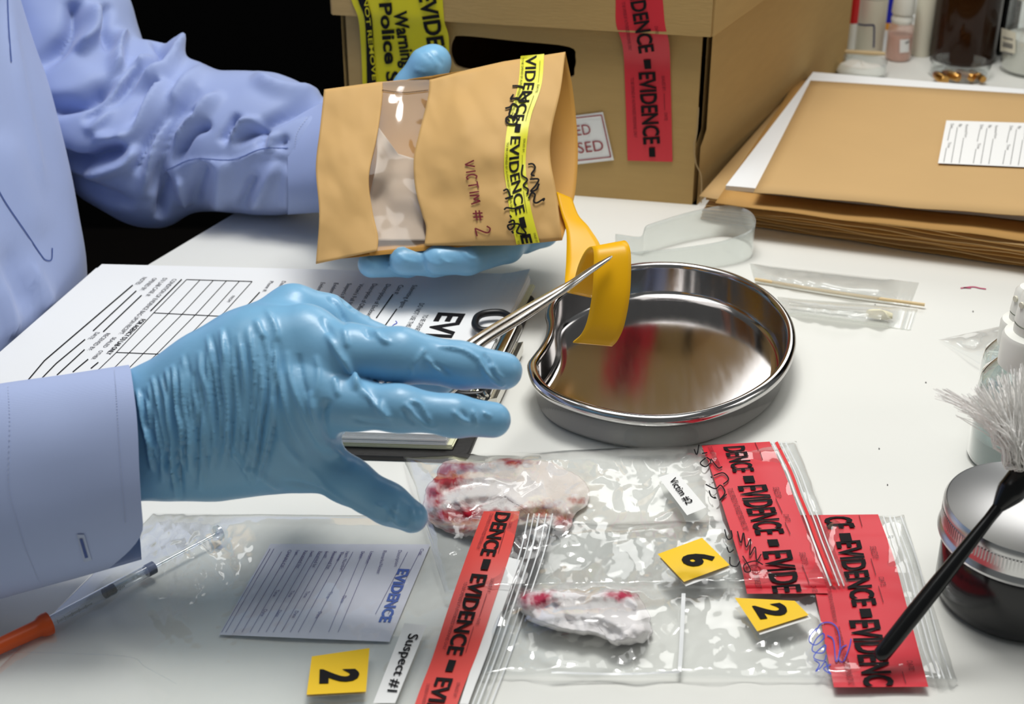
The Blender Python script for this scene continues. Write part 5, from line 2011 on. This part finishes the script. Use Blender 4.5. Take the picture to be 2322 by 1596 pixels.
# ------------------------------------------------------------------ left glove (far), behind the paper bag
palmL = [pxchain(L) for L in (
    [(770, 352, 1.062, 86), (830, 372, 1.04, 102), (930, 390, 1.005, 110)],
    [(770, 390, 1.062, 70), (840, 430, 1.035, 95), (960, 460, 1.005, 90)])]
fingL = [pxchain(L) for L in (
    [(850, 330, 1.02, 62), (905, 250, 1.012, 52), (936, 200, 1.005, 44), (974, 150, .998, 46), (986, 138, .998, 37)],
    [(950, 400, 1.005, 60), (1120, 430, 1.0, 48), (1225, 480, .995, 42), (1232, 525, .985, 34), (1190, 548, .975, 28)],
    [(960, 440, 1.005, 55), (1110, 470, 1.0, 45), (1190, 520, .99, 40), (1150, 560, .958, 36), (1060, 584, .936, 39), (992, 588, .932, 36)],
    [(940, 470, 1.0, 50), (1050, 510, .99, 42), (1120, 555, .98, 36), (1070, 590, .955, 30), (985, 592, .940, 35), (915, 590, .934, 34)],
    [(900, 480, 1.0, 48), (980, 530, .99, 38), (1000, 580, .97, 30), (925, 602, .950, 26), (842, 599, .940, 31)])]


def gloveLf(P):
    pd = None
    for c in palmL:
        e = chain_sdf(P, c, .008)
        pd = e if pd is None else smin(pd, e, .012)
    d = pd
    for c in fingL:
        d = np.minimum(d, smin(pd, chain_sdf(P, c, .003), .005))
    return d


allp = [c for L in palmL + fingL for c in L]
lo = np.min([c[0] - c[1] for c in allp], 0) - .006
hi = np.max([c[0] + c[1] for c in allp], 0) + .006
V, Fq = surface(gloveLf, lo, hi, .0015, 1)
c2 = lambda L: [(x / 2.66 + 690, y / 2.66 + 80) for x, y in L]
WL = [(c2(L), wd, a) for L, wd, a in (([(800, 1290), (840, 1360), (900, 1370)], 3, .0008), ([(720, 1300), (760, 1370), (850, 1390)], 4, .0007), ([(540, 1290), (600, 1350), (690, 1370)], 3, .0007), ([(960, 1300), (1000, 1340), (1060, 1340)], 4, .0008),
                                      ([(500, 1320), (520, 1400)], 4, -.0006), ([(370, 1340), (420, 1380)], 3, .0006), ([(720, 90), (780, 140), (800, 200)], 4, .0007), ([(760, 100), (840, 180)], 4, -.0005), ([(660, 200), (740, 230)], 5, .0006))]
V = folds(V, Fq, WL)
mb = MB()
mb.add(V, Fq)
mb.build('glove', 'glove', person, sharp=0)

# ------------------------------------------------------------------ paper evidence bag held by the far hand
mat('kraft', (204, 164, 104), 0.62, spec=0.3, nscale=22, namt=0.05, bscale=60, bstr=0.12)
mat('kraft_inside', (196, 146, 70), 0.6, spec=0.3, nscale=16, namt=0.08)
mat('tape_lemon', (226, 222, 52), 0.38)
film('window_film', (0.95, 0.93, 0.90), 0.10, 1.45, 0.06, 1.6, (.85, .8, .72))
mat('white_cloth', (204, 188, 172), 0.8, nscale=12, namt=0.05)
TOP = [(735, 203), (852, 187), (912, 181), (976, 181), (1066, 157), (1141, 140), (1282, 118)]


def frontz(p, back=0.0):
    p = np.asarray(p, float)
    x, y = p[:, 0], p[:, 1]
    yt = np.interp(x, [735, 852, 976, 1066, 1282], [203, 187, 181, 157, 118])
    yb = np.interp(x, [716, 855, 961, 1167, 1275], [598, 569, 557, 555, 544])
    v = np.clip((y - yt) / (yb - yt), 0, 1)
    u = np.clip((x - 716) / 560, 0, 1)
    base = .972 - .042 * v - .012 * u
    open_ = .35 + .65 * u
    bul = np.sin(np.pi * v) ** .8
    if back:
        return base + .003 + bul * (.010 + .022 * u)
    rip = .0042 * np.sin(x / 62 + 1.2 + y / 300) * bul + .0030 * np.sin((x * .5 + y) / 58) * bul + .0016 * n2(p, .02, 4) * bul + .0018 * n2(p, .007, 9) + .0026 * facets(p, .016, 41, .4) + .0012 * facets(p, .035, 42, 1.2)
    return base - bul * .012 * open_ - rip


bagp = thing('paper_evidence_bag', 'brown paper evidence bag with clear window, held up by far gloved hand', 'bag', tuple(d1(1000, 570, .93)))
c2p = lambda L: [(x / 2.66 + 690, y / 2.66 + 80) for x, y in L]
EL = c2p([(120, 328), (95, 560), (70, 800), (90, 1080), (70, 1378)])
WLc = c2p([(472, 285), (470, 380), (440, 600), (390, 850), (410, 1050), (445, 1210), (440, 1300)])
WRc = c2p([(755, 268), (745, 380), (690, 600), (660, 750), (670, 920), (710, 1080), (735, 1160), (725, 1268)])
ER = c2p([(1575, 100), (1545, 330), (1490, 580), (1485, 750), (1520, 950), (1555, 1235)])
EB = c2p([(1575, 100), (1620, 330), (1650, 650), (1640, 900), (1610, 1050), (1555, 1235)])
NV = 60


def by_y(L, n=NV):
    return even(spline(L, 400), n, False)


def ruled(mb, A, B_, nu, mp, mi=0, mid=None):
    A, B_ = by_y(A), by_y(B_)
    t = np.linspace(0, 1, nu)[:, None, None]
    p = A[None] * (1 - t) + B_[None] * t
    if mid is not None:                                                # keep the upper and lower outline
        p[:, 0, 1] = np.interp(p[:, 0, 0], *zip(*mid[0]))
        p[:, -1, 1] = np.interp(p[:, -1, 0], *zip(*mid[1]))
    return mb.grid(mp(p.reshape(-1, 2)).reshape(nu, NV, 3), mi, flip=True)


fsurf = lambda off=0.0: (lambda p: D(p, frontz(p) - off))
bsurf = lambda p: D(p, frontz(p, 1.0))
BOT = c2p([(70, 1378), (440, 1300), (720, 1268), (1000, 1268), (1270, 1265), (1555, 1235)])
mid = (TOP, BOT)
mb = MB()
ruled(mb, EL, WLc, 24, fsurf(), 0, mid)
ruled(mb, WRc, ER, 50, fsurf(), 0, mid)
# seam along the top and bottom edge of the window
mb.stroke(c2p([(470, 330), (600, 345), (748, 330)]), 1.4, fsurf(.0007), 1)
P = 0
front = mb.build('front_panel', ['kraft', 'kraft_edge'], bagp, solid=0.0004)
# printing and handwriting
mb = MB()


class Strip:
    def __init__(self, L, R, surf, n=200):
        self.L, self.R, self.surf = spline(L, n), spline(R, n), surf
        self.t = np.linspace(0, 1, n)

    def px(self, q):
        s, w_ = q[:, 0], q[:, 1]
        f = lambda A: np.stack([np.interp(s, self.t, A[:, 0]), np.interp(s, self.t, A[:, 1])], 1)
        l, r = f(self.L), f(self.R)
        ext = np.where(s < 0, s, np.where(s > 1, s - 1, 0))[:, None] * (self.L[-1] - self.L[0])
        return l + (r - l) * w_[:, None] + ext

    def map(self, off):
        return lambda q: self.surf(off)(self.px(np.asarray(q, float)))


TL = c2p([(1305, 125), (1290, 300), (1240, 480), (1215, 620), (1205, 800), (1225, 950), (1245, 1100), (1280, 1262)])
TR = c2p([(1447, 112), (1430, 300), (1370, 480), (1345, 620), (1335, 770), (1345, 900), (1370, 1060), (1420, 1250)])
st_ = Strip(TL, TR, fsurf)
u, v = np.meshgrid(np.linspace(0, 1, 60), np.linspace(0, 1, 6), indexing='ij')
mb.grid(st_.map(.0008)(np.stack([u.ravel(), v.ravel()], 1)).reshape(60, 6, 3), 0)
m1 = st_.map(.0013)
mb.text('VIDENCE', (.002, .24), (.318, .24), (0, .44), m1, 1, .02, 20)
mb.text('EVIDENCE', (.418, .24), (.852, .26), (0, .44), m1, 1, .02, 24)
mb.text('E', (.955, .26), (1.0, .26), (0, .42), m1, 1, .045, 4)
for a, b_ in ((.338, .392), (.872, .925)):
    mb.quad([(a, .62), (b_, .62), (b_, .36), (a, .36)], m1, 1, 4, 2)
mb.text('TO BE OPENED BY AUTHORIZED PERSONNEL ONLY', (.01, .06), (.30, .06), (0, .09), m1, 1, 0, 16)
mb.text('TO BE OPENED BY AUTHORIZED PERSONNEL ONLY', (.45, .07), (.83, .07), (0, .09), m1, 1, 0, 16)
mb.text('DATE:', (.14, .82), (.18, .82), (0, .09), m1, 1, 0, 4)
mb.text('SEALED BY:', (.43, .84), (.51, .84), (0, .09), m1, 1, 0, 6)
mb.text('SEALED BY:', (.955, .84), (1.0, .84), (0, .09), m1, 1, 0, 4)
mb.text('TO', (.98, .06), (1.0, .06), (0, .09), m1, 1, 0, 2)
for s0, s1, w_ in ((.03, .13, .84), (.19, .32, .80), (.52, .62, .84), (.74, .86, .78)):
    mb.stroke([(s0, w_), ((s0 + s1) / 2, w_), (s1, w_)], .016, m1, 1, False)
tb = mb.build('yellow_seal_tape', ['tape_lemon', 'ink'], front)
mb = MB()
split_ = False
hw = fsurf(.0018)
for L in ([(1255, 305), (1290, 305), (1322, 312)], [(1262, 355), (1245, 385), (1285, 378), (1300, 398), (1335, 392), (1322, 345), (1290, 385)], [(1212, 440), (1240, 432), (1262, 412), (1290, 440), (1262, 490), (1236, 478), (1250, 432)],
          [(1270, 470), (1285, 510), (1268, 535), (1225, 530), (1218, 500), (1250, 485), (1262, 520)], [(1222, 505), (1240, 515)], [(1350, 778), (1378, 776), (1392, 800), (1370, 838), (1390, 848)], [(1360, 868), (1412, 868), (1396, 905), (1366, 940), (1400, 930), (1416, 895)],
          [(1352, 985), (1372, 950), (1392, 962), (1384, 1000), (1404, 1010), (1446, 985), (1440, 1000)], [(1318, 780), (1312, 840), (1345, 870), (1322, 905), (1350, 930), (1342, 960)], [(1200, 938), (1225, 930), (1240, 975), (1214, 985), (1260, 968)],
          [(1205, 1052), (1222, 1040), (1262, 1045), (1290, 1035)], [(1240, 1085), (1250, 1100)], [(1232, 1130), (1262, 1116), (1266, 1150), (1240, 1172), (1230, 1145), (1296, 1140), (1282, 1188), (1336, 1196), (1306, 1150)], [(1250, 1180), (1262, 1194)]):
    if c2p(L)[0][1] > 330 and not split_:
        mb.build('handwriting', 'ink', front)
        mb = MB()
        split_ = True
    mb.stroke(c2p(L), 4.2, hw, 0)
mb.build('handwriting', 'ink', front)
GLY = {'V': [[(0, 1), (.35, 0), (.8, 1)]], 'I': [[(.15, 1), (.1, 0)]], 'C': [[(.75, .9), (.35, 1), (.05, .5), (.3, 0), (.7, .1)]], 'T': [[(0, .95), (.9, 1)], [(.45, 1), (.4, 0)]],
       'M': [[(0, 0), (.15, 1), (.42, .3), (.7, 1), (.85, 0)]], '#': [[(.25, 0), (.35, 1)], [(.6, 0), (.7, 1)], [(.0, .35), (.95, .35)], [(.05, .7), (1, .7)]], '2': [[(.05, .8), (.35, 1), (.65, .75), (.05, 0)], [(.05, 0), (.8, .05)]]}
mb = MB()
p0, p1, up_ = np.array(c2p([(965, 765)])[0]), np.array(c2p([(1040, 1225)])[0]), np.array([22, -4.0])
adv = (p1 - p0)
pos = [0, .13, .175, .285, .395, .46, None, .64, None, .86]
for ch, f, wd_ in (('V', 0, .10), ('I', .13, .05), ('C', .17, .09), ('T', .27, .10), ('I', .40, .05), ('M', .44, .13), ('#', .64, .14), ('2', .86, .14)):
    for L in GLY[ch]:
        pts = [p0 + adv * (f + x * wd_) + up_ * y * (1.0 if ch != '2' else 1.5) for x, y in L]
        mb.stroke([tuple(q) for q in pts], 3.4, fsurf(.0012), 0, ch in 'C2')
mb.build('victim_number', 'ink_maroon', front)
mb = MB()
ruled(mb, WLc, WRc, 20, fsurf(-.0004), 0, mid)
mb.build('window', 'window_film', bagp)
mb = MB()
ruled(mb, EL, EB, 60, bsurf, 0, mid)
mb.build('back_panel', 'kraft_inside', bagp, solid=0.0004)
# something pale folded inside, seen through the window
mb = MB()
nu, nv = 36, 46
u, v = np.meshgrid(np.linspace(0, 1, nu), np.linspace(0, 1, nv), indexing='ij')
px_ = np.stack([845 + 125 * u.ravel() + 10 * np.sin(v.ravel() * 6), 330 + 215 * v.ravel() + 40 * u.ravel() * (1 - v.ravel())], 1)
px_[:, 1] -= 60 * (1 - v.ravel()) * np.clip(1 - 2.2 * u.ravel(), 0, 1)
fz_ = frontz(px_)
bz_ = frontz(px_, 1.0)
k_ = .45 + .25 * n2(px_, .02, 3) + .2 * np.sin(px_[:, 0] / 30 + px_[:, 1] / 45)
mb.grid(D(px_, fz_ + (bz_ - fz_) * np.clip(k_, .1, .9)).reshape(nu, nv, 3), 0, flip=True)
tag(mb.build('folded_cloth', 'white_cloth', solid=0.0006, sharp=0), 'pale folded cloth seen through the window of the paper evidence bag', 'cloth')

# ------------------------------------------------------------------ yellow strip and forceps
mat('strip_yellow', (236, 176, 8), 0.38, spec=0.4, sub=0.1)
RB = [((1262, 436), (1296, 450), .945), ((1272, 480), (1312, 490), .935), ((1284, 525), (1338, 520), .925), ((1284, 590), (1366, 575), .912), ((1281, 640), (1352, 655), .898), ((1288, 662), (1345, 674), .884), ((1300, 640), (1358, 650), .874), ((1312, 600), (1382, 600), .866),
      ((1326, 572), (1402, 560), .860), ((1340, 561), (1416, 547), .852), ((1346, 572), (1428, 562), .8455), ((1346, 610), (1431, 600), .843), ((1343, 665), (1428, 670), .8425), ((1332, 725), (1416, 735), .845), ((1318, 758), (1402, 768), .848), ((1299, 776), (1388, 784), .852)]
n = 120
Lp = spline([(a[0], a[1], z) for a, b_, z in RB], n)
Rp = spline([(b_[0], b_[1], z) for a, b_, z in RB], n)
t = np.linspace(0, 1, 7)[None, :, None]
Q = Lp[:, None] * (1 - t) + Rp[:, None] * t
P = D(Q[..., :2].reshape(-1, 2), Q[..., 2].ravel()).reshape(n, 7, 3)
mb = MB()
mb.grid(P, 0)
tag(mb.build('yellow_strip', 'strip_yellow', solid=0.0011, sharp=0), 'yellow rubber strip pulled from the paper bag, hanging from the forceps over the dish', 'strip')

tz = thing('forceps', 'long steel forceps held in near glove, gripping the yellow strip', 'forceps', tuple(d1(1280, 655, .80)))
for nm, pts, w_ in (('blade', [(1388, 581, .8385), (1340, 611, .834), (1280, 651, .822), (1180, 708, .785), (1085, 766, .740), (1040, 800, .722), (990, 838, .706)], 9),
                    ('blade', [(1386, 583, .8375), (1340, 614, .832), (1278, 658, .818), (1180, 722, .780), (1085, 782, .736), (1055, 820, .722), (1040, 862, .714), (1010, 890, .712), (960, 915, .715)], 10)):
    S = spline(pts, 70)
    P = D(S[:, :2], S[:, 2])
    sfrac = np.linspace(0, 1, 70)
    r = np.interp(sfrac, [0, .015, .1, .3, .36, 1], [.0006, .0011, .0017, .0022, .0028, .0026]) * (w_ / 9.5)
    mb = MB()
    mb.tube(P, r, 12, squash=.75)
    mb.build(nm, 'steel_tool', tz)
